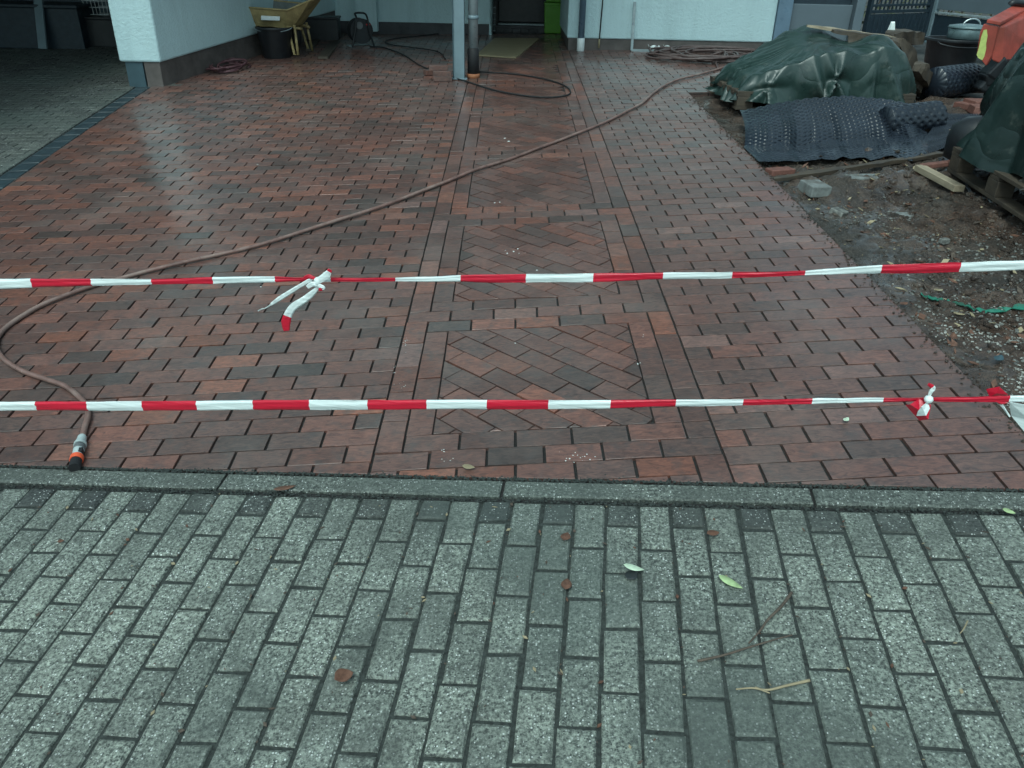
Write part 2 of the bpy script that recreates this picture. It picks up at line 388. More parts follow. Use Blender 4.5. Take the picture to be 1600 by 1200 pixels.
class Paving:
    def __init__(s, parent, frame, mat, name, bev, depth, rough, lift=0.0):
        s.parent, s.fr, s.mat, s.name, s.bev, s.depth, s.rough, s.lift, s.cells = parent, frame, mat, name, bev, depth, rough, lift, []
    def add(s, poly, ang=0.0, gap=.006, tone=None, minarea=3e-4):
        poly = dedupe(poly)
        if len(poly) < 3 or area(poly) < minarea: return
        g = gap if callable(gap) else gap/2
        q = inset(poly, g)
        if not q: return
        cx = sum(p[0] for p in q)/len(q); cy = sum(p[1] for p in q)/len(q)
        ca, sa = math.cos(ang), math.sin(ang)
        loc = [((x-cx)*ca+(y-cy)*sa, -(x-cx)*sa+(y-cy)*ca) for x, y in q]
        pw = [s.fr.p(x, y) for x, y in q]; pp = [proj(p) for p in pw]; A = 0
        if all(pp):
            A = abs(area(pp)); inside = any(-15 < x < 1615 and -15 < y < 1215 for x, y in pp)
            if not inside: A = 0
        s.cells.append((A, cx, cy, ang, loc, tone or (random.random(), random.random(), 0)))
    def matrix(s, cx, cy, ang, jit=True):
        f = s.fr; e = .05; ca, sa = math.cos(ang), math.sin(ang)
        a = (f.p(cx+ca*e, cy+sa*e)-f.p(cx-ca*e, cy-sa*e)).normalized()
        b = (f.p(cx-sa*e, cy+ca*e)-f.p(cx+sa*e, cy-ca*e)).normalized()
        n = a.cross(b).normalized(); b = n.cross(a)
        mt = Matrix((a, b, n)).transposed()
        if jit: mt = mt @ Matrix.Rotation(random.gauss(0, .006), 3, 'X') @ Matrix.Rotation(random.gauss(0, .003), 3, 'Y') @ Matrix.Rotation(random.gauss(0, .004), 3, 'Z')
        m4 = mt.to_4x4(); m4.translation = f.p(cx, cy, s.lift+random.gauss(0, .0009)); return m4
    def build(s, limit=300):
        s.cells.sort(key=lambda c: -c[0]); rest = MB(); tones = []
        for i, (A, cx, cy, ang, loc, tone) in enumerate(s.cells):
            m4 = s.matrix(cx, cy, ang)
            if i < limit and A > 25:
                key = (s.name, s.mat, random.randrange(5) if len(loc) == 4 else 0, tuple(round(c, 3) for p in loc for c in p))
                me = MESHES.get(key)
                if me is None:
                    vs, fs = piece_geo(loc, s.bev, s.depth, s.rough); me = bpy.data.meshes.new(s.name); me.from_pydata(vs, [], fs)
                    me.materials.append(M[s.mat]); MESHES[key] = me
                o = bpy.data.objects.new(s.name, me); COL.objects.link(o); o.parent = s.parent; o.matrix_parent_inverse = Matrix.Identity(4)
                o.matrix_basis = Matrix.Translation(-s.parent.location) @ m4; o.color = (*tone, 1)
            else:
                vs, fs = piece_geo(loc, s.bev, s.depth, s.rough); o0 = len(rest.v)
                rest.v += [m4 @ Vector(v) for v in vs]
                for f in fs: rest.face([k+o0 for k in f]); tones.append(tone)
        if rest.f:
            o = rest.obj(s.name+'_field', s.mat, s.parent); o['kind'] = 'stuff'; o.color = (0, 0, 0, 1)
            at = o.data.color_attributes.new('tone', 'FLOAT_COLOR', 'CORNER'); buf = []
            for p, t in zip(o.data.polygons, tones): buf += [t[0], t[1], t[2], 1]*p.loop_total
            at.data.foreach_set('color', buf)
def sheet(name, frame, poly, dz, mat, step=.35, kind='structure'):
    us = [p[0] for p in poly]; vs_ = [p[1] for p in poly]; mb = MB()
    u = min(us)
    while u < max(us)-1e-6:
        v = min(vs_)
        while v < max(vs_)-1e-6:
            q = [(u, v), (u+step, v), (u+step, v+step), (u, v+step)]
            for i in range(len(poly)):
                p, r = poly[i], poly[(i+1) % len(poly)]; nx, ny = r[1]-p[1], -(r[0]-p[0])
                q = clip(q, nx, ny, nx*p[0]+ny*p[1])
                if len(q) < 3: break
            if len(q) >= 3:
                o = len(mb.v); mb.v += [frame.p(x, y, dz) for x, y in q]; mb.face(list(range(o, o+len(q))))
            v += step
        u += step
    return struct(mb.obj(name, mat), kind)

# large ground sheet
mb = MB()
gx = [-70, -40, -25, -15] + [-10+i for i in range(21)] + [15, 25, 40, 70]
gy = [-60, -35, -15, -6] + [-3+i for i in range(20)] + [22, 30, 45, 70]
for x in gx:
    for y in gy: mb.v.append(Vector((x, y, zf(x, y)-.16)))
for i in range(len(gx)-1):
    for j in range(len(gy)-1):
        a = i*len(gy)+j; mb.face([a, a+len(gy), a+len(gy)+1, a+1])
struct(mb.obj('ground', 'ground', smooth=True))

ML, MW = .205, .1031
def kerbcut(poly):           # keep the driveway side of the kerb's back edge (band frame polygon)
    nx, ny = -math.sin(GF.yaw-BF.yaw), math.cos(GF.yaw-BF.yaw)
    u0, v0 = BF.uv(*GF.xy(0, .118)); return clip(poly, -nx, -ny, -(nx*u0+ny*v0))
LE0, LE1 = BF.uv(-3.70, 5.63), BF.uv(-3.93, 8.82)
ld = (LE1[0]-LE0[0], LE1[1]-LE0[1]); ll = math.hypot(*ld); lnx, lny = -ld[1]/ll, ld[0]/ll     # points left
def leftcut(poly, off=0.0): return clip(poly, lnx, lny, lnx*LE0[0]+lny*LE0[1]+off)
def bgap(ex, ey): return .0048 if abs(ey) > .7 else .0026
BWID = 1.218
def clinker(light=0.0):
    r = random.random()
    return (min(1, max(0, random.betavariate(1.55, 1.6) + light)), random.random(), 0)

# left field
pl = sheet('paving_left', BF, [(-4.9, 1.9), (-BWID, 1.9), (-BWID, 13.3), (-4.9, 13.3)], -.012, 'joint')
pv = Paving(pl, BF, 'brick', 'brick', .0013, .045, .0012)
for k in range(-6, 104):
    v0 = 2.4459+.1032*k; u = -BWID; first = True
    while u > -5.0:
        L = ML/2 if (first and k % 2 == 1) else ML; first = False
        q = leftcut(kerbcut([(u-L, v0), (u, v0), (u, v0+.1032), (u-L, v0+.1032)]))
        if len(q) >= 3: pv.add(q, 0, bgap, clinker(.02))
        u -= L
pv.build()
# right field, widening behind the tarpaulin stack
pr_ = sheet('paving_right', BF, [(0, 1.7), (1.03, 1.7), (1.03, 8.4), (0, 8.4)], -.012, 'joint')
sh2 = sheet('joint_bed', BF, [(0, 8.4), (4.2, 8.4), (4.2, 11.6), (0, 11.6)], -.012, 'joint'); sh2.parent = pr_; del sh2['kind']
pv = Paving(pr_, BF, 'brick', 'brick', .0013, .045, .0012)
for j in range(-4, 90):
    v0 = 2.1174+.1031*j; u = 0.0; first = True; lim = 1.026 if v0 < 8.36 else 4.1
    while u < lim-.03:
        L = ML/2 if (first and j % 2 == 0) else ML; first = False
        L2 = min(L, lim-u); q = kerbcut([(u, v0), (u+L2, v0), (u+L2, v0+.1031), (u, v0+.1031)])
        if len(q) >= 3:
            t = clinker(.0); pv.add(q, 0, bgap, (.97+.03*t[0] if random.random() < .08 else .12+.6*t[0], .55+.45*t[1], 0))
        u += L
pv.build()
# central band with framed diagonal panels
pb = sheet('paving_band', BF, [(-BWID, 1.9), (0, 1.9), (0, 13.3), (-BWID, 13.3)], -.0125, 'joint')
pv = Paving(pb, BF, 'brick', 'brick', .0013, .045, .0012)
c = BWID/12; Lb = BWID/6
panels = [(2.49, 3.30), (3.61, 4.65), (4.98, 6.07), (6.42, 7.46), (7.80, 8.84), (9.18, 10.22), (10.55, 11.6), (11.93, 12.95)]
holes = {4: [8.62, 8.72, 8.80], 5: [9.5, 9.62, 9.74, 9.86, 9.98, 10.1]}
def row(v0, v1, u0, u1, shift=0.0):
    u = u0-shift
    while u < u1-.01:
        a, b = max(u, u0), min(u+Lb, u1)
        q = kerbcut([(a, v0), (b, v0), (b, v1), (a, v1)])
        if len(q) >= 3: pv.add(q, 0, bgap, clinker(.02))
        u += Lb
def column(u0, u1, v0, v1, L=.2062):
    n = max(1, round((v1-v0)/L)); h = (v1-v0)/n
    if random.random() < .5 and v1-v0 > .5:                     # start with a half brick
        n = max(1, round((v1-v0-.1)/L)); h = (v1-v0-.1031)/n; cuts = [v0, v0+.1031]+[v0+.1031+h*(i+1) for i in range(n)]
    else: cuts = [v0+h*i for i in range(n+1)]
    for a, b in zip(cuts, cuts[1:]):
        q = kerbcut([(u0, a), (u1, a), (u1, b), (u0, b)])
        if len(q) >= 3: pv.add(q, 0, lambda ex, ey: .0035 if abs(ey) > .7 else .0024, clinker(.13))
row(2.181, 2.284, -BWID, -c, Lb/2); row(2.078, 2.181, -BWID, -c, 0); row(1.975, 2.078, -BWID, 0, 0)
column(-c, 0, 1.99, 2.284, .21)
row(2.284, 2.387, -BWID, 0); row(2.387, 2.49, -BWID+c, -c)
for i, (p0, p1) in enumerate(panels):
    nxt = panels[i+1][0] if i+1 < len(panels) else p1+.3
    h = (nxt-p1)/3; prev = 2.387 if i == 0 else panels[i-1][1]+(p0-panels[i-1][1])*2/3
    row(p1, p1+h, -BWID+c, -c); row(p1+h, p1+2*h, -BWID, 0, 0); row(p1+2*h, nxt, -BWID+c, -c)
    for s0 in (-BWID, -c): column(s0, s0+c, prev, p1+h)          # outer columns
    column(-BWID+c, -BWID+2*c, p0, p1); column(-2*c, -c, p0, p1) # inner columns
    A = -math.pi/4; ca, sa = math.cos(A), math.sin(A); cu, cv = -BWID/2, (p0+p1)/2
    for rr in range(-11, 12):
        for ss in range(-7, 8):
            x0 = ss*.2055+(rr % 2)*.103+.04; y0 = rr*.1025+.02
            q = [(cu+x*ca-y*sa, cv+x*sa+y*ca) for x, y in ((x0, y0), (x0+.2055, y0), (x0+.2055, y0+.1025), (x0, y0+.1025))]
            for a_, b_, c_ in ((1, 0, -2*c), (-1, 0, BWID-2*c), (0, 1, p1), (0, -1, -p0)):
                q = clip(q, a_, b_, c_)
                if len(q) < 3: break
            if len(q) < 3: continue
            cxq = sum(p[0] for p in q)/len(q); cyq = sum(p[1] for p in q)/len(q)
            if i in holes and cxq > -2*c-.045 and any(abs(cyq-hv) < .05 for hv in holes[i]): continue
            pv.add(q, A, .006, (.12+.75*random.betavariate(2, 2), random.random(), 0), 2.5e-4)
pv.build()

# ------------------------------------------------------------------ kerb and grey pavement
GM = .2013
kb = sheet('kerb', GF, [(-4.2, -.004), (3.4, -.004), (3.4, .125), (-4.2, .125)], -.016, 'moss', .5)
pv = Paving(kb, GF, 'paver', 'kerbstone', .006, .12, .0015, lift=.004)
u = GF.uv(*hit(343, 757)[:2])[0]-4*.985
while u < 3.3:
    q = [(u, .018), (u+.985, .018), (u+.985, .104), (u, .104)]
    for a in range(3):       # a kerbstone is cut by the frame twist only, kept in thirds for the slope
        pass
    pv.add(q, 0, .007, (.3*random.random(), .5, .38)); u += .985
pv.build()
pg = sheet('pavement', GF, [(-4.4, -2.9), (3.6, -2.9), (3.6, 0), (-4.4, 0)], -.007, 'moss', .3)
pv = Paving(pg, GF, 'paver', 'paver', .006, .06, .003)
for n in range(-42, 35):
    u0 = n*.1*1.00656; u1 = u0+.100656; v = 0.0; first = True
    while v > -2.75:
        L = GM/2 if (first and n % 2) else GM
        pv.add([(u0, v-L), (u1, v-L), (u1, v), (u0, v)], 0, lambda ex, ey: .0048 if abs(ey) > .7 else .0056, (random.betavariate(2, 2), random.random(), random.uniform(.7, 1) if first and n % 2 else 0))
        first = False; v -= L
pv.build(320)

# ------------------------------------------------------------------ left: edging bricks and carport floor
eg = sheet('edging_strip', BF, [(-5.6, 4.0), (-4.2, 4.0), (-4.2, 9.1), (-5.6, 9.1)], -.03, 'joint')
pv = Paving(eg, BF, 'edging', 'edging_brick', .004, .06, .001, lift=-.004)
t = -1.35
while t < 3.32:
    q = []
    for a, b in ((.004, t), (.172, t), (.172, t+.2), (.004, t+.2)):
        q.append((LE0[0]+lnx*a+ld[0]/ll*b, LE0[1]+lny*a+ld[1]/ll*b))
    q = q[::-1]; pv.add(q, math.atan2(ld[1], ld[0]),   .022, (random.random(), .5, .75+.25*random.random())); t += .2
pv.build()
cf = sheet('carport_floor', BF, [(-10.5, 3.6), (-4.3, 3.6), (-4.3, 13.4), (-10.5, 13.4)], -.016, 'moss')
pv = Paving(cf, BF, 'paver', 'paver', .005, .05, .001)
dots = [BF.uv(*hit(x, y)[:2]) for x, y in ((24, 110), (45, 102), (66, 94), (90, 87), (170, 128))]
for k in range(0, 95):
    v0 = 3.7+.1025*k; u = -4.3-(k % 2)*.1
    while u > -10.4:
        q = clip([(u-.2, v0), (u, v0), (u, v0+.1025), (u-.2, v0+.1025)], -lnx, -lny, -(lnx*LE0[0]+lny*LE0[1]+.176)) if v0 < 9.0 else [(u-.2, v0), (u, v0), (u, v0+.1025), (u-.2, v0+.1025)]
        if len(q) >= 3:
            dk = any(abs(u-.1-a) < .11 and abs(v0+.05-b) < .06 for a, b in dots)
            pv.add(q, 0, .008, (random.random(), random.random(), 1 if dk else .68+.25*random.random()))  # dots are dark stones; the other pavers have roof shade painted into their tone
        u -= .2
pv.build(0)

# ------------------------------------------------------------------ house and carport
C0 = Vector((-3.81, 8.97)); dW = Vector((.249, .968)); C1 = C0+dW*4.3
FB = BF.p(0, 11.33)
house = thing('house', 'white rendered house with dark plinth, recessed dark door and carport roof', 'house', BF.p(-.03, 13))
def wallpoly(pts, z0, z1, name, mat, z0s=None, bevel=0.0):
    mb = MB(); z0s = z0s or [z0]*len(pts)
    mb.prism([(x, y, z) for (x, y), z in zip(pts, z0s)], [(x, y, z1) for x, y in pts]); return mb.obj(name, mat, house, bevel=bevel)
za = atY(252, 98, 8.955).z; zb = atY(404, 51, 10.97).z; zc = za+(zb-za)*4.3/2.03
ROOF = 2.5
# side wall of the carport: plaster stands proud of the plinth
o_ = .018; w_ = .40
wallpoly([(C0.x-w_-o_, C0.y-o_), (C0.x+o_, C0.y-o_), (C1.x+o_, C1.y), (C1.x-w_-o_, C1.y)], 0, ROOF, 'wall', 'plaster', [za, za, zc, zc], .02)
wallpoly([(C0.x-.17, C0.y), (C0.x, C0.y), (C1.x, C1.y), (C1.x-w_, C1.y), (C0.x-w_, C0.y+.3), (C0.x-.17, C0.y+.3)], 0, za+.03, 'plinth', 'plinth', None, .006).data.materials
wallpoly([(C0.x-w_+.03, C0.y+.006), (C0.x-.185, C0.y+.006), (C0.x-.185, C0.y+.28), (C0.x-w_+.03, C0.y+.28)], 0, za+.02, 'plinth_panel', 'bluesteel', None, .004)
pf = MB(); pf.prism([(C0.x+.003, C0.y+.05, .0), (C1.x+.003, C1.y, .0), (C1.x-.1, C1.y, 0), (C0.x-.1, C0.y+.05, 0)], [(C0.x+.003, C0.y+.05, za), (C1.x+.003, C1.y, zc), (C1.x-.1, C1.y, zc), (C0.x-.1, C0.y+.05, za)]); pf.obj('plinth', 'plinth', house)
# back wall of the carport with pilaster
VB = 13.05
def bx(u0, u1, v0, v1, z0, z1, name, mat, parent=house, bevel=.008):
    p = [BF.xy(u0, v0), BF.xy(u1, v0), BF.xy(u1, v1), BF.xy(u0, v1)]
    mb = MB(); mb.prism([(*q, z0) for q in p], [(*q, z1) for q in p]); return mb.obj(name, mat, parent, bevel=bevel)
zp = atY(640, 35, 13.05).z
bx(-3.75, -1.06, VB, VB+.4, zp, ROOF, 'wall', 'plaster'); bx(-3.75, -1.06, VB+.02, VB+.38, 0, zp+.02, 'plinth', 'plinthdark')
ua = BF.uv(*atY(557, 40, VB-.12)[:2])[0]; ub = BF.uv(*atY(590, 40, VB-.12)[:2])[0]
bx(ua, ub, VB-.13, VB+.1, atY(575, 49, VB-.13).z, ROOF-.01, 'pilaster', 'plaster')
bx(-10.6, -3.76, 12.95, 13.3, 0, ROOF, 'wall', 'greypanel'); bx(-10.9, -10.6, 7.0, 13.3, -.6, ROOF-.003, 'wall', 'plaster')
# door recess
zt = atY(805, 39, 13.5).z
bx(-1.06, -.03, 13.95, 14.1, 0, ROOF+.1, 'wall', 'door')
bx(-1.10, -1.06, 13.05, 14.0, 0, ROOF+.05, 'wall', 'plaster')
dr = bx(-.97, -.16, 13.80, 13.86, zt+.02, zt+2.1, 'door', 'door'); 
mb = MB(); p = BF.p(-.87, 13.78); mb.tube([(p.x, p.y-.03, zt+1.0), (p.x, p.y-.03, zt+1.25)], .012, 8); hd = mb.obj('handle', 'silver'); hd.parent = dr; hd.location = -(house.location)-Vector((0, 0, 0)) + house.location - dr.location - house.location
bx(-1.02, -.08, 13.55, 13.90, 0, zt-.01, 'step', 'plinthdark'); bx(-.97, -.16, 13.60, 13.80, zt-.012, zt+.012, 'threshold', 'zinc')
for i in range(7):
    bx(-1.0+i*.13, -.885+i*.13, 13.50, 13.56, BF.p(0, 13.5).z-.02, zt-.05, 'brick', 'plinthdark', bevel=.004)
# right hand block
zr = atY(1040, 63, 11.33).z
pr = [BF.xy(-.03, 11.33), BF.xy(2.66, 11.33), BF.xy(2.66, 15.5), BF.xy(-.03, 15.5)]
mb = MB(); mb.prism([(*q, zr) for q in pr], [(*q, 5.6) for q in pr]); mb.obj('wall', 'plaster', house, bevel=.015)
bx(-.012, 2.64, 11.348, 15.4, 0, zr+.02, 'plinth', 'plinth')
# carport roof with fascia
mb = MB(); mb.prism([(-10.9, 9.15, ROOF), (BF.xy(-.05, 0)[0], 9.15, ROOF), (BF.xy(-.05, 0)[0], 14.4, ROOF), (-10.9, 14.4, ROOF)],
                    [(-10.9, 9.15, ROOF+.22), (BF.xy(-.05, 0)[0], 9.15, ROOF+.22), (BF.xy(-.05, 0)[0], 14.4, ROOF+.22), (-10.9, 14.4, ROOF+.22)]); rf = mb.obj('roof', 'roof', house)
mb = MB(); mb.prism([(-10.9, 5.8, ROOF+.01), (-5.0, 5.8, ROOF+.01), (-5.0, 9.145, ROOF+.01), (-10.9, 9.145, ROOF+.01)], [(-10.9, 5.8, ROOF+.21), (-5.0, 5.8, ROOF+.21), (-5.0, 9.145, ROOF+.21), (-10.9, 9.145, ROOF+.21)]); mb.obj('roof', 'roof', house)
mb = MB(); mb.box((-1.8, 9.12, ROOF+.12), (5.0, .05, .32)); mb.obj('fascia', 'greypanel', house)
# unseen storey added above the carport to block sky and darken the bricks
mb = MB(); xr = BF.xy(-.05, 0)[0]; mb.prism([(-10.9, 9.2, ROOF+.225), (xr, 9.2, ROOF+.225), (xr, 9.6, ROOF+.225), (-10.9, 9.6, ROOF+.225)], [(-10.9, 9.2, 5.6), (xr, 9.2, 5.6), (xr, 9.6, 5.6), (-10.9, 9.6, 5.6)]); mb.obj('wall', 'plaster', house)
mb = MB(); mb.prism([(-11.2, 8.9, 5.6), (xr+2.9, 8.9, 5.6), (xr+2.9, 15.8, 5.6), (-11.2, 15.8, 5.6)], [(-11.2, 8.9, 5.75), (xr+2.9, 8.9, 5.75), (xr+2.9, 15.8, 5.75), (-11.2, 15.8, 5.75)]); mb.obj('roof', 'roof', house)
# slate grey garage panel at the right end of the house
gp_ = thing('garage_panel', 'slate grey panel door between the white wall and the dark gate', 'door', BF.p(3.2, 11.45))
def rx(px, py, Y): return BF.uv(*atY(px, py, Y)[:2])[0]
u1, u2, u3, u4 = 2.665, rx(1233, 30, 11.4), rx(1332, 30, 11.4), rx(1346, 30, 11.4)
bx(u1, u2, 11.30, 11.6, 0, 2.6, 'door_frame', 'bluepipe', gp_); bx(u3, u4, 11.32, 11.6, 0, 2.6, 'door_frame', 'greypanel', gp_)
bx(u2+.004, u3-.004, 11.42, 11.5, 0, atY(1280, 7, 11.42).z, 'panel', 'greypanel', gp_); bx(u2+.004, u3-.004, 11.5, 11.56, 0, 2.6, 'panel', 'gate', gp_)

# dark gate beside it
A = atY(1347, 60, 11.55); B = hit(1441, 66); A.z = zf(A.x, A.y); gt = thing('gate', 'dark blue metal gate with upright bars above a ribbed panel', 'gate', (A+B)/2)
gd = (B-A); gl = Vector((gd.x, gd.y)).length; ga = math.atan2(gd.y, gd.x)
def gpt(t, z): return Vector((A.x+gd.x*t, A.y+gd.y*t, A.z+gd.z*t+z))
def gbar(t0, t1, z0, z1, th, name, mat='gate'):
    mb = MB(); c0, c1 = gpt(t0, 0), gpt(t1, 0); R = rotz(ga)
    mb.box(((c0.x+c1.x)/2, (c0.y+c1.y)/2, (c0.z+c1.z)/2+(z0+z1)/2), (max((c1-c0).length, .012), th, z1-z0), R); return mb.obj(name, mat, gt, bevel=.002)
gbar(.02, .98, .08, .40, .02, 'panel')
for i in range(14): gbar(.04+i*.068, .06+i*.068, .09, .39, .045, 'rib')
gbar(0, .03, 0, 1.5, .06, 'gate_post'); gbar(.97, 1.0, 0, 1.5, .07, 'gate_post'); gbar(.03, .97, .41, .45, .035, 'rail'); gbar(.03, .97, .49, .52, .035, 'rail'); gbar(.03, .97, 1.3, 1.34, .035, 'rail')
for i in range(15): gbar(.045+i*.063, .058+i*.063, .45, 1.3, .018, 'bar')
# boundary fence of grey boards running towards the viewer
fb0, fb1 = hit(1446, 66), hit(1600, 90); fdir = (fb1-fb0); fdir.z = 0; fdir.normalize(); fb2 = fb0+fdir*5.0
fn = thing('boundary_fence', 'low grey panel fence with a pale rail over a black base panel', 'fence', (fb0+fb2)/2)
def frail(z0, z1, th, name, mat, a=0.0, b=5.0):
    mb = MB(); p0, p1 = fb0+fdir*a, fb0+fdir*b; s = Vector((-fdir.y, fdir.x, 0))*th/2
    p0.z, p1.z = zf(p0.x, p0.y), zf(p1.x, p1.y)
    mb.prism([p0+s+Vector((0, 0, z0)), p0-s+Vector((0, 0, z0)), p1-s+Vector((0, 0, z0)), p1+s+Vector((0, 0, z0))],
             [p0+s+Vector((0, 0, z1)), p0-s+Vector((0, 0, z1)), p1-s+Vector((0, 0, z1)), p1+s+Vector((0, 0, z1))]); return mb.obj(name, mat, fn, bevel=.003)
frail(.0, .36, .03, 'base_panel', 'gate'); frail(.375, .40, .06, 'rail', 'zinc'); frail(.43, .72, .03, 'panel', 'greypanel'); frail(.725, .755, .07, 'cap', 'gate')
for a in (0.0, 1.65, 3.3, 4.95): frail(0, .78, .075, 'fence_post', 'steel', a, a+.07)
# clipped hedge behind the fence
mb = MB(); hs_ = thing('hedge', 'pale dry hedge above the grey boundary fence', 'hedge', fb0+fdir*1.5+Vector((.5, .6, 0)))
for i in range(2600):
    a = random.uniform(-2.2, 4.5); off = random.uniform(.15, 1.1); p = fb0+fdir*a+Vector((-fdir.y, fdir.x, 0))*off
    p.z = zf(p.x, p.y)+random.uniform(.02, 1.15); d = Vector((random.gauss(0, 1), random.gauss(0, 1), random.gauss(0, 1))).normalized(); e = d.orthogonal().normalized()*random.uniform(.012, .03); l = d*random.uniform(.03, .07)
    mb.add([p-l, p+e, p+l, p-e], [(0, 1, 2, 3)])
mb.obj('foliage', 'foliage', hs_)
mb = MB()
for i in range(16):
    p = fb0+fdir*(-2+i*.4)+Vector((-fdir.y, fdir.x, 0))*.6; p.z = zf(p.x, p.y)-.1; mb.tube([p, p+Vector((random.gauss(0, .05), random.gauss(0, .05), .6)), p+Vector((random.gauss(0, .2), random.gauss(0, .2), 1.1))], .012, 6)
mb.obj('stem', 'twig', hs_)

# ------------------------------------------------------------------ carport post, downpipes and wall things
P0 = hit(718, 123); R = rotz(BF.yaw)
cpst = thing('carport_post', 'grey square steel carport post beside the zinc downpipe', 'post', P0)
mb = MB(); mb.box((P0.x, P0.y, (P0.z+ROOF)/2), (.115, .115, ROOF-P0.z), R); mb.obj('shaft', 'steel', cpst, bevel=.004)
mb = MB(); mb.box((P0.x-.062, P0.y-.02, (P0.z+ROOF)/2), (.008, .1, ROOF-P0.z-.01), R); mb.obj('flange', 'bluesteel', cpst)
mb = MB(); mb.box((P0.x, P0.y, P0.z+.006), (.17, .17, .012), R); mb.obj('foot_plate', 'steel', cpst, bevel=.003)
P1 = hit(739.5, 121); dp = thing('downpipe', 'zinc downpipe with black sleeve and terracotta foot next to the steel post', 'downpipe', P1)
mb = MB(); mb.tube([(P1.x, P1.y, P1.z+.27), (P1.x, P1.y, ROOF)], .052, 20); mb.obj('pipe', 'zinc', dp, smooth=True)
zz = atY(738, 27, P1.y).z
mb = MB(); mb.lathe([(.053, -.02), (.060, -.018), (.060, .018), (.053, .02)], 20, (P1.x, P1.y, zz)); mb.obj('clamp', 'steel', dp, smooth=True)
mb = MB(); mb.lathe([(.055, .0), (.064, .002), (.062, .27), (.053, .28)], 20, (P1.x, P1.y, P1.z+.025)); mb.obj('sleeve', 'rubber', dp, smooth=True)
mb = MB(); mb.lathe([(.060, -.02), (.072, -.02), (.074, .026), (.066, .032)], 20, (P1.x, P1.y, P1.z+.01)); mb.obj('foot_ring', 'terra', dp, smooth=True)
q = BF.p(rx(909, 40, 11.24), 11.24); dp2 = thing('downpipe', 'blue grey downpipe with a white lower end on the right white wall', 'downpipe', q)
mb = MB(); mb.tube([(q.x, q.y, q.z+.15), (q.x, q.y, 5.4)], .042, 18); mb.obj('pipe', 'bluepipe', dp2, smooth=True)
mb = MB(); mb.lathe([(.046, 0), (.050, .005), (.050, .15), (.046, .16)], 18, (q.x, q.y, q.z)); mb.obj('lower_end', 'whitepl', dp2, smooth=True)
for z in (.9, 2.6): mb = MB(); mb.box((q.x, q.y+.045, q.z+z), (.1, .09, .03)); mb.obj('bracket', 'steel', dp2)
q = BF.p(rx(938, 40, 11.31), 11.31); cb = thing('earth_cable', 'thin dark cable with brass end hanging down the white wall', 'cable', q)
mb = MB(); mb.tube([(q.x, q.y, q.z+.14), (q.x+.01, q.y, q.z+.6), (q.x, q.y, 3.0)], .008, 8); mb.obj('cable', 'rubber', cb, smooth=True)
mb = MB(); mb.tube([(q.x, q.y, q.z+.03), (q.x, q.y, q.z+.14)], .012, 10); mb.obj('end_cap', 'osb', cb, smooth=True)
q = BF.p(rx(987, 79, 11.24), 11.24); sq = thing('steel_square', 'tall steel builder\'s square leaning against the white wall', 'tool', q)
top = atY(992, 3, 11.31)
mb = MB(); mb.tube([q+Vector((0, 0, .01)), top], .022, 4); mb.obj('long_leg', 'zinc', sq)
q2 = BF.p(rx(1022, 79, 11.2), 11.2); mb = MB(); mb.tube([q+Vector((0, 0, .012)), q2+Vector((0, 0, .012))], .02, 4); mb.obj('short_leg', 'zinc', sq)

# ------------------------------------------------------------------ hoses and cables
def cable(name, label, cat, px, r, mat, sub=8, lift=0.0, group=None):
    pts = [hit(x, y)+Vector((0, 0, r+.004+lift)) for x, y in px]; pts = spline(pts, sub)
    for p in pts: p.z = max(p.z, zf(p.x, p.y)+r+.003)
    mb = MB(); mb.tube(pts, r, 12); return tag(mb.obj(name, mat, loc=pts[0], smooth=True), label, cat, group)
hp = [(130, 689), (134, 672), (139, 655), (137, 640), (125, 625), (103, 608), (72, 597), (38, 585), (8, 566), (-4, 546), (0, 528), (18, 510), (58, 485), (100, 467), (150, 449.5), (210, 433), (300, 411), (400, 388), (500, 357), (600, 325), (690, 290), (740, 270), (800, 250), (850, 231), (900, 212), (940, 196), (982, 175), (1004, 163), (1018, 150), (1035, 138), (1058, 127), (1090, 119), (1122, 110), (1146, 101), (1163, 90)]
hroot = thing('garden_hose', 'long brown garden hose snaking across the wet bricks with orange ringed coupling', 'hose', hit(130, 700))
pts = spline([hit(x, y)+Vector((0, 0, .0135)) for x, y in hp], 8)
for i, p in enumerate(pts): p.z = zf(p.x, p.y)+.0155+.004*noise.noise(p*3)
mb = MB(); mb.tube(pts, .0110, 14); mb.obj('hose', 'hose', hroot, smooth=True)
c0, c1 = hit(130, 691)+Vector((0, 0, .020)), hit(118, 738)+Vector((0, 0, .018)); ax = (c1-c0); Lc = ax.length; ax.normalize()
rot = ax.to_track_quat('Z', 'Y').to_matrix()
def cpl(prof, name, mat): mb = MB(); mb.lathe([(r, z*Lc) for r, z in prof], 20, c0, axis=rot); return mb.obj(name, mat, hroot, smooth=False, bevel=.0008)
cp0 = cpl([(.012, -.06), (.0155, -.02), (.017, .10), (.0225, .22), (.0225, .27)], 'nut', 'connector'); cpl([(.019, .27), (.019, .30)], 'collar', 'rubber'); cpl([(.0205, .30), (.021, .40), (.0195, .42)], 'grip', 'greypl')
cpl([(.0195, .42), (.0185, .62), (.020, .64)], 'body', 'connector'); cpl([(.0225, .64), (.0235, .66), (.0235, .74), (.0225, .76)], 'ring', 'orange'); cpl([(.020, .76), (.0205, 1.0), (.013, 1.0)], 'mouth', 'rubber')
mb = MB(); mb.box(c0+ax*Lc*.52+Vector((.014, 0, .006)), (.014, .03, .022), rot); mb.obj('latch', 'rubber', hroot, bevel=.002)
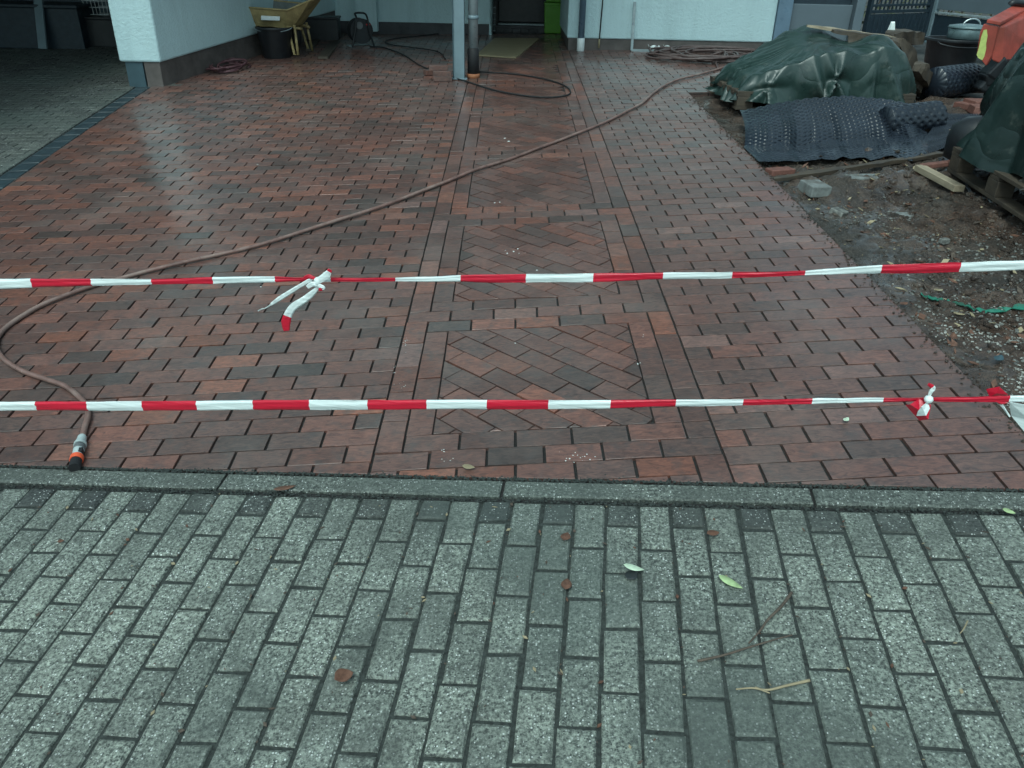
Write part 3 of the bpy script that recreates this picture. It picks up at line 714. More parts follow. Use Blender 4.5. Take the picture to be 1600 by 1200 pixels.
def coil(name, label, cat, cx, cy, ru, rv, loops, r, mat, seed, tails=()):
    rnd = random.Random(seed); c = hit(cx, cy); pts = []
    for i in range(loops*22+1):
        a = i/22*2*math.pi; k = i/22
        s = .95+.42*math.sin(k*2.3+1)+.12*rnd.uniform(-1, 1)*.4
        x = c.x+math.cos(a+.25*math.sin(k))*ru*s+.12*ru*math.sin(k*1.7); y = c.y+math.sin(a)*rv*(1+.25*math.cos(k*1.9))+.15*rv*math.cos(k*2.6)
        pts.append(Vector((x, y, zf(x, y)+r+.003+(.010+.045*abs(math.sin(k*1.37+a*.5)))*min(1, k*.4))))
    for x, y in tails: pts.append(hit(x, y)+Vector((0, 0, r+.003)))
    pts = spline(pts, 2); mb = MB(); mb.tube(pts, r, 8); return tag(mb.obj(name, mat, loc=c, smooth=True), label, cat)
coil('hose', 'tangled heap of brown hose by the right white wall', 'hose', 1102, 90, .56, .44, 10, .0125, 'hose2', 3, [(1108, 90), (1118, 100), (1121, 109)])
coil('cord', 'small dull pink coil of cord beside the left carport wall', 'cord', 357, 108, .17, .26, 8, .008, 'pinkcord', 5)
cable('extension_cable', 'black cable looping past the carport post and over the patterned band', 'cable', [(578, 74), (600, 76), (630, 87), (652, 101), (668, 109), (690, 116), (709, 123), (735, 131), (770, 142), (810, 150), (850, 154), (880, 152), (891, 147), (886, 138), (868, 130), (840, 123), (800, 117), (750, 114)], .008, 'rubber')
cable('extension_cable', 'thin black cable curving over dark floor behind the brick stack', 'cable', [(690, 53), (660, 57), (620, 61), (602, 66), (612, 71), (640, 75), (670, 79), (688, 84), (696, 94)], .007, 'rubber')
# scrap of twisted white tape
mb = MB(); pts = [hit(x, y) for x, y in ((1005, 76), (1020, 80), (1035, 78), (1050, 82), (1068, 80))]; pts = spline(pts, 12); K = len(pts)
for i, p in enumerate(pts):
    a = i*.36; mb.v += [p+Vector((0, math.cos(a)*.03, .045+math.sin(a)*.03)), p+Vector((0, -math.cos(a)*.03, .045-math.sin(a)*.03))]
for i in range(K-1): mb.face([2*i, 2*i+1, 2*i+3, 2*i+2])
tag(mb.obj('tape_scrap', 'whitetape', loc=pts[0], smooth=True, solid=.0012), 'twisted scrap of white tape lying by the hose heap at the wall', 'tape')

# ------------------------------------------------------------------ carport contents
def lbox(mb, c, R, off, size, mi=0, taper=1.0): mb.box(c+R @ Vector(off), size, R, mi, taper)
wb = hit(452, 84); R = rotz(math.radians(-8)); barrow = thing('wheelbarrow', 'yellow wheelbarrow with concrete caked tray under the carport', 'wheelbarrow', wb)
def wp(x, y, z): return wb+R @ Vector((x, y, z))
rim = [(-.46, -.30, .55), (.16, -.30, .53), (.42, -.20, .64), (.42, .20, .64), (.16, .30, .57), (-.46, .30, .61)]
bot = [(-.32, -.20, .33), (.08, -.20, .33), (.16, -.14, .34), (.16, .14, .34), (.08, .20, .34), (-.32, .20, .34)]
mb = MB(); n = 6; mb.v = [wp(*p) for p in bot]+[wp(*p) for p in rim]; mb.face([5, 4, 3, 2, 1, 0])
for i in range(n): mb.face([i, (i+1) % n, n+(i+1) % n, n+i])
mb.obj('tray', 'yellow', barrow, solid=.004)
mb = MB(); mb.v = [wp(x*.96, y*.95, z+.012) for x, y, z in bot]+[wp(x*.97, y*.96, z-.006) for x, y, z in rim]; mb.face([0, 1, 2, 3, 4, 5])
for i in range(n): mb.face([n+i, n+(i+1) % n, (i+1) % n, i])
mb.obj('tray_lining', 'traygrey', barrow)
mb = MB(); mb.tube([wp(*p) for p in rim+rim[:1]], .012, 8); mb.obj('rim', 'yellow', barrow, smooth=True)
for s in (-1, 1):
    mb = MB(); mb.tube(spline([wp(-.78, s*.26, .70), wp(-.5, s*.25, .50), wp(-.2, s*.2, .36), wp(.2, s*.16, .32), wp(.20, .10+s*.10, .30)], 5), .018, 10); h_ = mb.obj('handle', 'yellow', barrow, smooth=True)
    mb = MB(); mb.tube([wp(-.92, s*.26, .74), wp(-.76, s*.26, .69)], .024, 10); mb.obj('grip', 'rubber', barrow, smooth=True)
    mb = MB(); mb.tube([wp(.10, s*.2, .36), wp(.17, s*.24, .02), wp(.22, s*.24, .02), wp(.19, s*.2, .36)], .016, 8); mb.obj('leg', 'yellow', barrow, smooth=True)
Rw = R @ Matrix.Rotation(math.pi/2, 3, 'X')
mb = MB(); mb.lathe([(.10, -.035), (.165, -.045), (.19, -.02), (.19, .02), (.165, .045), (.10, .035)], 24, wp(-.10, .22, .19), axis=Rw); wh = mb.obj('wheel', 'rubber', barrow, smooth=True)
mb = MB(); mb.lathe([(.03, -.05), (.1, -.03), (.1, .03), (.03, .05)], 20, wp(-.10, .22, .19), axis=Rw); rm = mb.obj('rim', 'greypl'); rm.parent = wh; rm.location = -wb
b0 = atY(435, 22, 10.9)
mb = MB(); mb.box(wp(-.08, -.262, .455), (.24, .004, .10), R @ Matrix.Rotation(math.radians(-24), 3, 'X')); mb.obj('label_plate', 'whitepl', barrow)
q = hit(427, 93)
bk = thing('bucket', 'black rubber bucket standing under the wheelbarrow handles', 'bucket', q+Vector((0, .2, 0)))
mb = MB(); mb.lathe([(.17, 0), (.215, .33), (.23, .33), (.23, .36), (.212, .36), (.16, .03)], 28, bk.location); mb.obj('shell', 'blackpl', bk, smooth=True, bevel=.004)
mb = MB(); mb.tube([bk.location+Vector((math.cos(a)*.235, -.05-.14*math.sin(a), .36-.05*math.sin(a))) for a in [i*math.pi/12 for i in range(13)]], .005, 6); mb.obj('handle', 'zinc', bk, smooth=True)
def plank(name, label, pA, pB, wdt, th, mat, zA=0.0, zB=0.0, cat='plank', rough=.0):
    a = Vector(pA)+Vector((0, 0, zA+th/2+.003)); b = Vector(pB)+Vector((0, 0, zB+th/2+.003)); d = b-a; L = d.length
    x = d.normalized(); y = Vector((0, 0, 1)).cross(x).normalized(); z = x.cross(y); Rm = Matrix((x, y, z)).transposed(); mb = MB()
    if rough:
        n = 16; ring = [(-.5, -.5), (-.1, -.5), (.3, -.5), (.5, -.4), (.5, 0), (.5, .5), (.15, .5), (-.2, .5), (-.5, .45), (-.5, 0)]; sd_ = random.uniform(0, 50)
        for i in range(n+1):
            t = i/n; e = 1-.35*(max(0, 1-min(t, 1-t)*9))
            for u_, v_ in ring:
                p = Vector(((t-.5)*L, u_*wdt*e, v_*th*e)); q = p*9+Vector((sd_, 0, 0)); p += Vector((noise.noise(q)*rough*1.5*(1 if i in (0, n) else .3), noise.noise(q+Vector((9, 0, 0)))*rough, noise.noise(q+Vector((0, 9, 0)))*rough)); mb.v.append(p)
        K = len(ring)
        for i in range(n):
            for k in range(K): mb.face([i*K+k, i*K+(k+1) % K, (i+1)*K+(k+1) % K, (i+1)*K+k])
        mb.face(list(range(K-1, -1, -1))); mb.face([n*K+k for k in range(K)])
        o = mb.obj(name, mat, local=True)
    else: mb.box((0, 0, 0), (L, wdt, th)); o = mb.obj(name, mat, local=True, bevel=min(.004, th*.2))
    m4 = Rm.to_4x4(); m4.translation = (a+b)/2; o.matrix_world = m4
    return tag(o, label, cat)
plank('plank', 'wide dark plank lying on the carport floor between wheelbarrow and cable reel', hit(505, 93), hit(541, 47), .13, .03, 'wood')
plank('plank', 'narrow dark batten lying beside the wheelbarrow wheel', hit(482, 81), hit(507, 53), .07, .03, 'wood')
plank('metal_bar', 'shiny thin metal bar leaning on the back wall behind wheelbarrow', hit(521, 54), atY(487, 6, 13.0)-Vector((0, 0, .02)), .03, .012, 'silver', cat='bar')
q = hit(490, 66); crate = thing('crate', 'black box on the floor behind the wheelbarrow', 'box', q+Vector((.05, .35, 0)))
mb = MB(); mb.box(crate.location+Vector((0, 0, .14)), (.5, .35, .28), rotz(.1)); mb.obj('shell', 'blackpl', crate, bevel=.01); mb = MB(); mb.box(crate.location+Vector((0, 0, .295)), (.53, .38, .025), rotz(.1)); mb.obj('lid', 'blackpl', crate, bevel=.006)
q = hit(564, 73); reel = thing('cable_reel', 'black cable reel with carrying handle and red print on carport floor', 'cable reel', q)
Rr = rotz(math.radians(28)) @ Matrix.Rotation(math.pi/2, 3, 'X')
def rp(x, y, z): return q+rotz(math.radians(28)) @ Vector((x, y, z))
for s in (-1, 1):
    mb = MB(); mb.lathe([(.0, s*.075), (.155, s*.075), (.155, s*.088), (.0, s*.088)][::s], 28, rp(0, 0, .20), axis=Rr); mb.obj('flange', 'blackpl', reel)
mb = MB(); mb.lathe([(.11, -.072), (.125, -.03), (.125, .03), (.11, .072)], 24, rp(0, 0, .20), axis=Rr); mb.obj('wound_cable', 'rubber', reel, smooth=True)
mb = MB(); mb.tube(spline([rp(-.15, -.11, .01), rp(-.10, -.11, .2), rp(-.07, -.10, .36), rp(-.05, 0, .41), rp(.07, 0, .41), rp(.08, -.10, .36), rp(.10, -.11, .2), rp(.15, -.11, .01)], 6), .013, 8); mb.obj('frame', 'blackpl', reel, smooth=True)
mb = MB(); mb.tube([rp(-.16, -.11, .012), rp(-.16, .11, .012), rp(.16, .11, .012), rp(.16, -.11, .012)], .008, 8); mb.obj('foot', 'zinc', reel, smooth=True)
mb = MB(); mb.lathe([(.0, 0), (.045, 0), (.045, .006), (0, .006)], 18, rp(-.03, -.09, .27), axis=Rr); mb.obj('socket_plate', 'greypl', reel)
mb = MB(); mb.box(rp(.09, -.093, .28), (.06, .003, .018), rotz(math.radians(28))); mb.obj('print', 'redmark', reel)
cs = [hit(x, y) for x, y in ((745, 88), (806, 92), (843, 62), (772, 62))]
mb = MB(); mb.prism([p+Vector((0, 0, .003)) for p in cs], [p+Vector((0, 0, .021)) for p in cs]); tag(mb.obj('chipboard_sheet', 'osb', loc=cs[0], bevel=.002), 'beige chipboard sheet lying on the bricks in front of the door', 'board')
def loose_brick(c, ang, z, label, mat='brick'):
    mb = MB(); mb.box((0, 0, 0), (.2, .1, .052)); o = mb.obj('brick_block', mat, local=True, bevel=.003); o.location = c+Vector((0, 0, z+.028)); o.rotation_euler = (0, 0, ang); o.color = (random.uniform(.2, .6), .4, 0, 1)
    return tag(o, label, 'brick', 'loose bricks by the carport post')
q = hit(692, 127); loose_brick(q, .05, 0, 'lowest loose brick of the little stack left of the carport post'); loose_brick(q+Vector((0, .01, 0)), -.03, .053, 'middle loose brick of the little stack left of the carport post')
loose_brick(q+Vector((-.05, .03, 0)), .12, .106, 'topmost loose brick of the little stack left of the carport post'); loose_brick(hit(677, 117), .4, 0, 'loose brick on the floor just behind the little brick stack')
# bins and bits near the door
def bin_(c, wd, dp_, h, label, z=0.0, mat='green'):
    t = thing('storage_bin', label, 'bin', c+Vector((0, 0, z)), 'green storage bins by the door'); L = t.location
    mb = MB(); mb.box(L+Vector((0, 0, h/2-.012)), (wd*.86, dp_*.86, h-.03), None, 0, 1.12); mb.obj('shell', mat, t, bevel=.012)
    mb = MB(); mb.box(L+Vector((0, 0, h-.02)), (wd, dp_, .04)); mb.obj('rim', mat, t, bevel=.008)
    mb = MB(); mb.box(L+Vector((0, -dp_/2-.004, h-.055)), (wd*.4, .02, .03)); mb.obj('handle', mat, t, bevel=.004); return t
q = hit(864, 51.5); q.y -= .0; bin_(q, .31, .30, .43, 'lower of two stacked bright green bins right of the dark door'); bin_(q, .29, .30, .43, 'upper of two stacked bright green bins right of the dark door', .432)
q = hit(757, 52); bin_(q, .20, .26, .36, 'darker green bin left of the door behind the downpipe', 0, 'darkgreen')
mb = MB(); mb.tube([q+Vector((-.03, .02, .02)), q+Vector((-.06, .2, 1.4))], .014, 8); tag(mb.obj('broom_handle', 'palewood', loc=q, smooth=True), 'wooden handle standing in the dark green bin', 'handle')
q = hit(767, 51); wc = thing('wire_crate', 'grey wire crate standing beside the dark green bin', 'crate', q)
for i in range(5):
    mb = MB(); mb.box(q+Vector((.0, 0, .03+i*.08)), (.14, .006, .006)); mb.obj('wire', 'zinc', wc); mb = MB(); mb.box(q+Vector((-.06+i*.03, .004, .19)), (.005, .005, .36)); mb.obj('wire', 'zinc', wc)
# left carport, deep in shade
q = hit(60, 77); bench = thing('storage_bench', 'long dark storage bench against the left carport wall', 'bench', q+Vector((-.6, .35, 0)))
mb = MB(); mb.box(bench.location+Vector((0, 0, .25)), (2.4, .6, .5)); mb.obj('body', 'gate', bench, bevel=.01); mb = MB(); mb.box(bench.location+Vector((0, -.02, .52)), (2.46, .66, .04)); mb.obj('lid', 'gate', bench, bevel=.008)
q = hit(150, 74); sb = thing('storage_box', 'black box on the shaded floor left of the white wall', 'box', q+Vector((0, .3, 0)))
mb = MB(); mb.box(sb.location+Vector((0, 0, .17)), (.72, .5, .34)); mb.obj('shell', 'blackpl', sb, bevel=.01); mb = MB(); mb.box(sb.location+Vector((0, 0, .355)), (.75, .53, .03)); mb.obj('lid', 'blackpl', sb, bevel=.006)
wbk = sb.location+Vector((0, .05, .372)); bs = thing('wire_basket', 'small pale wire basket on top of the black storage box', 'basket', wbk)
for i in range(7):
    for a, b in (((-.16+i*.053, -.12), (-.16+i*.053, -.12)),): mb = MB(); mb.tube([wbk+Vector((a[0]*.9, a[1], .01)), wbk+Vector((a[0], a[1]-.02, .26))], .004, 5); mb.obj('wire', 'whitepl', bs)
for z in (.012, .1, .18, .26):
    mb = MB(); k = 1+z*.3; mb.tube([wbk+Vector((x*k, y*k, z)) for x, y in ((-.16, -.12), (.16, -.12), (.16, .12), (-.16, .12), (-.16, -.12))], .005, 5); mb.obj('wire', 'whitepl', bs)
plank('board', 'pale grey board leaning in front of the dark storage bench', hit(68, 79), atY(56, -40, 11.4), .12, .03, 'steel', cat='board')
q = bench.location+Vector((-.28, -.1, .54)); mb = MB(); mb.lathe([(.045, 0), (.05, .02), (.05, .2), (.02, .27), (.02, .33)], 16, q); tag(mb.obj('bottle', 'connector', loc=q, smooth=True), 'pale bottle standing on the dark storage bench', 'bottle')

# ------------------------------------------------------------------ building plot: soil, rubble and covered stacks
def soil_z(u, v):
    p = Vector((u*1.0, v*1.0, 0.3)); d = min(1.0, max(0.0, (u-1.03)/.35))
    h = -.045+d*(.004+.055*noise.fractal(p*1.3, 1.0, 2.1, 5)+.040*noise.fractal(p*5.5, .9, 2.1, 4)+.020*noise.fractal(p*15, .9, 2.1, 3))
    if 5.1 < v < 5.6 and 1.1 < u < 3.2: h += .05*math.sin((v-5.1)/.5*math.pi)*d
    return min(h, .07)
mb = MB(); us = [1.032+i*.022 for i in range(60)]+[2.352+i*.06 for i in range(34)]; vs_ = [1.72+i*.022 for i in range(190)]+[5.9+i*.05 for i in range(51)]
for u in us:
    for v in vs_: mb.v.append(BF.p(u, v, soil_z(u, v)))
for i in range(len(us)-1):
    for j in range(len(vs_)-1): a = i*len(vs_)+j; mb.face([a, a+len(vs_), a+len(vs_)+1, a+1])
struct(mb.obj('soil', 'soil', smooth=True))
def sp_(px, py, dz=0.0):      # pixel -> point on the soil
    p = hit(px, py)
    for _ in range(3):
        u, v = BF.uv(p.x, p.y); p = hit(px, py, soil_z(u, v))
    u, v = BF.uv(p.x, p.y); return BF.p(u, v, soil_z(u, v)+dz)
def rock(mb, c, s, rnd, flat=.6):
    vs = []; R = Matrix.Rotation(rnd.uniform(0, 6.28), 3, 'Z') @ Matrix.Rotation(rnd.gauss(0, .3), 3, 'X')
    for x, y, z in ((0, 0, 1), (.9, 0, .45), (.28, .86, .45), (-.73, .53, .45), (-.73, -.53, .45), (.28, -.86, .45), (.73, .53, -.45), (-.28, .86, -.45), (-.9, 0, -.45), (-.28, -.86, -.45), (.73, -.53, -.45), (0, 0, -1)):
        vs.append(c+R @ Vector((x*s*rnd.uniform(.7, 1.25), y*s*rnd.uniform(.6, 1.1), z*s*flat*rnd.uniform(.7, 1.2))))
    mb.add(vs, [(0, 1, 2), (0, 2, 3), (0, 3, 4), (0, 4, 5), (0, 5, 1), (1, 6, 2), (2, 7, 3), (3, 8, 4), (4, 9, 5), (5, 10, 1), (2, 6, 7), (3, 7, 8), (4, 8, 9), (5, 9, 10), (1, 10, 6), (11, 7, 6), (11, 8, 7), (11, 9, 8), (11, 10, 9), (11, 6, 10)])
rnd = random.Random(11); mb = MB()
for i in range(9000):
    v = 1.8+rnd.random()**1.2*4.6; u = 1.06+rnd.random()*1.5
    dens = noise.noise(Vector((u*1.6, v*1.6, 5)))+(.55 if v < 3.1 else 0)-.25*(v-2)/3
    if dens < rnd.uniform(-.2, .5): continue
    rock(mb, BF.p(u, v, soil_z(u, v)+.002), rnd.choice((.003, .004, .005, .006, .008, .011)), rnd)
struct(mb.obj('gravel', 'gravel'), 'stuff')
mb = MB(); M['palegravel'] = simple('pale gravel', (.30, .29, .265), .7, var=.7, scale=70)
for i in range(3600):
    v = rnd.gauss(2.65, .38); u = 1.1+abs(rnd.gauss(.22, .22))
    if noise.noise(Vector((u*4, v*4, 2))) < rnd.uniform(-.45, .35): continue
    rock(mb, BF.p(u, v, soil_z(u, v)+.002), rnd.choice((.0025, .003, .004, .005, .007)), rnd)
struct(mb.obj('pale_gravel', 'palegravel'), 'stuff')
mb = MB()
for i in range(2600):
    v = 1.9+rnd.random()*6.3; u = 1.03+rnd.gauss(.01, .035); rock(mb, BF.p(u, v, (soil_z(u, v) if u > 1.03 else 0)+.003), rnd.choice((.0015, .002, .003, .005, .008)), rnd)
struct(mb.obj('grit', 'soil'), 'stuff')
mb = MB()
for i in range(2600):        # clods of turned earth
    v = 2.3+rnd.random()*3.6; u = 1.2+rnd.random()*1.8
    if noise.noise(Vector((u*1.3, v*1.3, 9))) < -.05: continue
    rock(mb, BF.p(u, v, soil_z(u, v)), rnd.choice((.006, .008, .010, .014, .020, .03))*rnd.uniform(.7, 1.3), rnd, .6)
struct(mb.obj('clods', 'soil', smooth=True), 'stuff')
mb = MB()
for i in range(1600):       # splinters, bark and trampled leaves
    v = 2.0+rnd.random()*3.9; u = 1.1+rnd.random()*1.9; p = BF.p(u, v, soil_z(u, v)+.006); L = rnd.choice((.01, .015, .02, .03, .05)); a = rnd.uniform(0, 6.28); d = Vector((math.cos(a), math.sin(a), rnd.gauss(0, .3)))*L/2; e = Vector((-math.sin(a), math.cos(a), rnd.gauss(0, .4)))*L*rnd.uniform(.08, .35); k = Vector((0, 0, .003))
    mb.add([p-d, p+e, p+d, p-e, p-d+k, p+e+k, p+d+k, p-e+k], [(0, 3, 2, 1), (4, 5, 6, 7), (0, 1, 5, 4), (1, 2, 6, 5), (2, 3, 7, 6), (3, 0, 4, 7)], rnd.choice((0, 0, 1, 1, 2)))
struct(mb.obj('wood_chips', ['twig', 'leafbrown', 'straw']), 'stuff')
def stone(px, py, size, label, mat='stone', ang=0.0, sink=.0, tilt=0.0):
    p = sp_(px, py, size[2]/2-sink); mb = MB(); mb.box((0, 0, 0), size, None, 0, .94); o = mb.obj('stone', mat, local=True, bevel=.006); o.location = p; o.rotation_euler = (tilt, tilt*.5, ang)
    return tag(o, label, 'stone')
stone(1272, 300, (.15, .17, .07), 'square grey paving stone at the brick edge near the long dark batten', ang=.25, sink=.01, tilt=.06)
stone(1218, 272, (.2, .1, .06), 'reddish half buried brick under the membrane corner beside the paving', 'redstone', .35, .02)
stone(1420, 338, (.14, .09, .03), 'pale wet stone slab half sunk in the mud', 'stone', .1, .022)
stone(1475, 378, (.05, .04, .03), 'small pale stone in the mud below the pallet', 'gravel', .4, .008)
stone(1310, 334, (.10, .09, .05), 'grey lump of mortar by the paving edge', 'gravel', .8, .02, .2)
stone(1350, 293, (.28, .12, .04), 'flat dark slab in the mud behind the square paving stone', 'stone', .1, .03)
plank('batten', 'long thin dark batten lying across the mud in front of the membrane', sp_(1205, 289), sp_(1492, 246), .05, .025, 'wood', .02, .03, rough=.012)
plank('batten', 'pale sawn batten lying in the mud pointing at the right pallet', sp_(1434, 270), sp_(1496, 306), .07, .04, 'palewood', .01, .01)
plank('batten', 'short pale batten lying on membrane beside the leaning board', sp_(1482, 216), sp_(1540, 214), .06, .03, 'palewood', .03, .03)
plank('batten', 'thin reddish batten behind the pale sawn batten in the mud', sp_(1436, 267), sp_(1492, 262), .06, .03, 'redstone', .01, .02)
mb = MB(); pts = [sp_(x, y, .012) for x, y in ((1440, 465), (1470, 473), (1500, 479), (1540, 486), (1600, 490), (1660, 494))]; pts = spline(pts, 8)
for i, p in enumerate(pts):
    wv = Vector((0, .018+.012*math.sin(i*1.7), .006*math.sin(i*2.3))); mb.v += [p+wv, p-wv]
for i in range(len(pts)-1): mb.face([2*i, 2*i+1, 2*i+3, 2*i+2])
tag(mb.obj('plastic_strip', 'greenstrip', loc=pts[0], solid=.003), 'torn green plastic strip lying in the mud at the right', 'strip')

def drape(name, c, ru, rv, ang, topz, base, mat, parent, seed, ex=4.0, pleat=.2, nth=300, nr=60, fold=.05, hem=0.0, shear=.25):
    """sheet thrown over a stack: rounded rectangle footprint, irregular pleats down the sides"""
    R = rotz(ang); mb = MB(); per = [0.0]; rn = random.Random(int(seed*10)); NP = 720; last = None
    def foot(th):
        ct, st = math.cos(th), math.sin(th); k = (abs(ct)**ex+abs(st)**ex)**(-1/ex); return ct*k*ru, st*k*rv
    for i in range(NP+1):
        p = foot(2*math.pi*i/NP)
        if last: per.append(per[-1]+math.hypot(p[0]-last[0], p[1]-last[1]))
        last = p
    PT = per[-1]; sites = []; q = 0.0
    while q < PT: sites.append((q, rn.uniform(.5, 1.2), rn.uniform(-1, 1))); q += pleat*rn.uniform(.45, 1.6)
    def ridge(sv, drop):
        best = [9, 9]; amp = 1
        for q, a_, sh in sites:
            d = abs((sv-q-sh*shear*drop+PT*.5) % PT-PT*.5)
            if d < best[0]: best = [d, best[0]]; amp = a_
            elif d < best[1]: best[1] = d
        return (1-min(1, best[0]/(.5*(best[0]+best[1])+1e-6)))*amp
    def P(th, r):
        ct, st = math.cos(th), math.sin(th); fx, fy = foot(th); t_ = (th/(2*math.pi)) % 1*NP; i_ = int(t_) % NP; sv = per[i_]+(per[i_+1]-per[i_])*(t_-int(t_))
        if r < .62: rr = r/.62*.92; drop = 0.0
        else: t = (r-.62)/.38; rr = .92+.08*math.sin(min(1, t*2.0)*math.pi/2)+.09*t*t; drop = t
        x, y = fx*rr, fy*rr
        rid = ridge(sv, drop)-.35; am = fold*min(1, drop*1.6)*(.5+.8*drop); L = math.hypot(fx, fy)
        x += fx/L*am*rid; y += fy/L*am*rid
        zt = topz(x/ru, y/rv)+.028*noise.noise(Vector((x*2.2+seed, y*2.2, seed)))+.014*abs(noise.noise(Vector((x*6+y*4, y*3-x*2, seed))))+.030*rid*max(0, min(1, (r-.2)*2.2))*(1-drop)
        zb = base+hem*noise.noise(Vector((ct*2, st*2, seed+3)))+hem*.5*rid
        z = zt*(1-drop**1.1)+(zb-c.z)*drop**1.1+.012*noise.noise(Vector((x*7, y*7, drop*3+seed)))*drop
        p = R @ Vector((x, y, 0)); return Vector((c.x+p.x, c.y+p.y, c.z+z))
    mb.v.append(P(0, 0.0))
    for i in range(nth):
        for j in range(1, nr+1): mb.v.append(P(2*math.pi*i/nth, j/nr))
    for i in range(nth):
        a, b = 1+i*nr, 1+((i+1) % nth)*nr; mb.face([0, a, b])
        for j in range(nr-1): mb.face([a+j, a+j+1, b+j+1, b+j])
    return mb.obj(name, mat, parent, smooth=True)
# stack one: pallet and green tarpaulin
c1 = Vector((2.74, 8.02, 0)); c1.z = zf(c1.x, c1.y)-.03
def pallet(c, ang, label, L=1.7, W=1.1):
    t = thing('pallet', label, 'pallet', c); R = rotz(ang)
    for y in (-W/2+.05, 0, W/2-.05):
        mb = MB(); lbox(mb, c, R, (0, y, .012), (L, .1, .022)); mb.obj('runner', 'wood', t, bevel=.002)
        for x in (-L/2+.08, 0, L/2-.08): mb = MB(); lbox(mb, c, R, (x, y, .068), (.145, .1, .088)); mb.obj('block', 'wood', t, bevel=.003)
    for x in (-L/2+.06, 0, L/2-.06): mb = MB(); lbox(mb, c, R, (x, 0, .124), (.12, W, .022)); mb.obj('stringer', 'wood', t, bevel=.002)
    for i in range(6): mb = MB(); lbox(mb, c, R, (0, -W/2+.06+i*(W-.12)/5, .147), (L, .12, .022)); mb.obj('deck_board', 'wood', t, bevel=.002)
    return t
pallet(c1, .04, 'weathered pallet under the green tarpaulin stack beside the membrane', 1.62, 1.0)
t1 = thing('tarpaulin_stack', 'green tarpaulin thrown over a stack behind the dimpled membrane', 'tarpaulin', c1)
def top1(x, y):
    return .44+.18*math.exp(-((x-.12)**2)/.20)*(.6+.4*y)-.24*max(0, -x-.25)+.15*math.exp(-((x-.62)**2*22+(y+.5)**2*4))-.05*max(0, x-.7)
drape('tarpaulin', c1, .76, .54, .04, top1, c1.z+.05, 'tarp', t1, 2.3, 7, .17, fold=.12, hem=.06)
mb = MB(); lbox(mb, c1, rotz(.04), (0, 0, .19), (1.2, .8, .06)); mb.obj('stacked_goods', 'stone', t1)
# timber leaning on the right of the stack
def beam(name, label, a, b, w_, h_, mat, cat='timber'): return plank(name, label, a, b, w_, h_, mat, cat=cat, rough=min(.022, .25*min(w_, h_)))
beam('plank', 'splintered pale plank lying across the top of the green tarpaulin stack', atY(1260, 43, 8.25), atY(1398, 62, 8.15), .10, .025, 'palewood', 'plank')
beam('plank', 'dark rough plank just under the splintered pale one on the stack', atY(1300, 52, 8.1), atY(1400, 66, 8.0), .16, .035, 'wood', 'plank')
beam('beam', 'thick brown beam end sticking out right of the green tarpaulin', atY(1325, 70, 8.0), atY(1402, 82, 7.9), .14, .10, 'wood', 'beam')
beam('beam', 'squared brown timber standing out above the tarpaulin\'s right end', atY(1388, 68, 8.2), atY(1434, 70, 8.6), .16, .12, 'wood', 'beam')
beam('beam', 'dark timber leaning steeply at the right end of the tarpaulin', atY(1402, 78, 7.9), sp_(1432, 158), .13, .13, 'wood', 'beam')
beam('beam', 'stubby brown timber block leaning beside the rolled membrane', atY(1424, 116, 8.0), sp_(1446, 150), .19, .13, 'wood', 'beam')
beam('plank', 'flat grey board between tarpaulin and leaning timber', atY(1375, 96, 7.7), atY(1410, 103, 7.7), .18, .03, 'stone', 'plank')
p = atY(1392, 50, 8.3); mb = MB(); mb.grid(lambda a, b: p+Vector(((a-.5)*.09*(1-b*.6), .02*math.sin(a*3), b*.11-.02)), 5, 5); tag(mb.obj('plastic_scrap', 'whitetape', loc=p, smooth=True, solid=.002), 'small white plastic scrap standing on the splintered plank', 'scrap')
# dimpled membrane
ms = thing('dimpled_membrane', 'black dimpled drainage membrane draped in front of the green tarpaulin stack', 'membrane', sp_(1300, 258))
MCOL = [(atY(1156+q*262, 172-26*math.sin(q*2.4)+6*q, 7.05-.05*q), sp_(1160+q*285, 240-20*q, .015), sp_(1184+q*262, 263-11*q, .02)) for q in [i/24 for i in range(25)]]
def mem(s, t):
    f_ = min(23.999, s*24); i_ = int(f_); f_ -= i_; T, Mi, E = (MCOL[i_][k].lerp(MCOL[i_+1][k], f_) for k in range(3))
    if t < .55: k = t/.55; p = T.lerp(Mi, k); p = p+Vector((0, -.11*math.sin(k*math.pi)*(1-.4*s), .03*math.sin(k*math.pi)-.06*math.sin(k*math.pi)*s))
    else: k = (t-.55)/.45; p = Mi.lerp(E, k); p.z += .03*math.sin(k*math.pi)
    p.z += .018*noise.noise(Vector((s*5, t*4, 1))); p.y += .03*noise.noise(Vector((s*4, t*3, 7)))
    p.z = max(p.z, zf(p.x, p.y)+.004); return p
mb = MB(); NU, NV = 260, 340; base = [[mem(i/NU, j/NV) for j in range(NV+1)] for i in range(NU+1)]
for i in range(NU+1):
    for j in range(NV+1):
        a = base[min(i+1, NU)][j]-base[max(i-1, 0)][j]; b = base[i][min(j+1, NV)]-base[i][max(j-1, 0)]; n_ = a.cross(b).normalized()
        if n_.y > 0 and n_.z < .5: n_ = -n_
        U, V = i/NU*1.28/.036, j/NV*1.75/.036
        x, y = (U+V)*.5, (U-V)*.5; x -= math.floor(x)+.5; y -= math.floor(y)+.5
        d = max(0.0, 1-(x*x+y*y)/.10)
        edge = min(1.0, i/12)
        mb.v.append(base[i][j]-n_*.0085*min(1, d*2.2)*edge*(1 if j < NV*.72 else .45))
for i in range(NU):
    for j in range(NV): a = i*(NV+1)+j; mb.face([a, a+NV+1, a+NV+2, a+1])
mb.obj('sheet', 'membrane', ms, smooth=True)
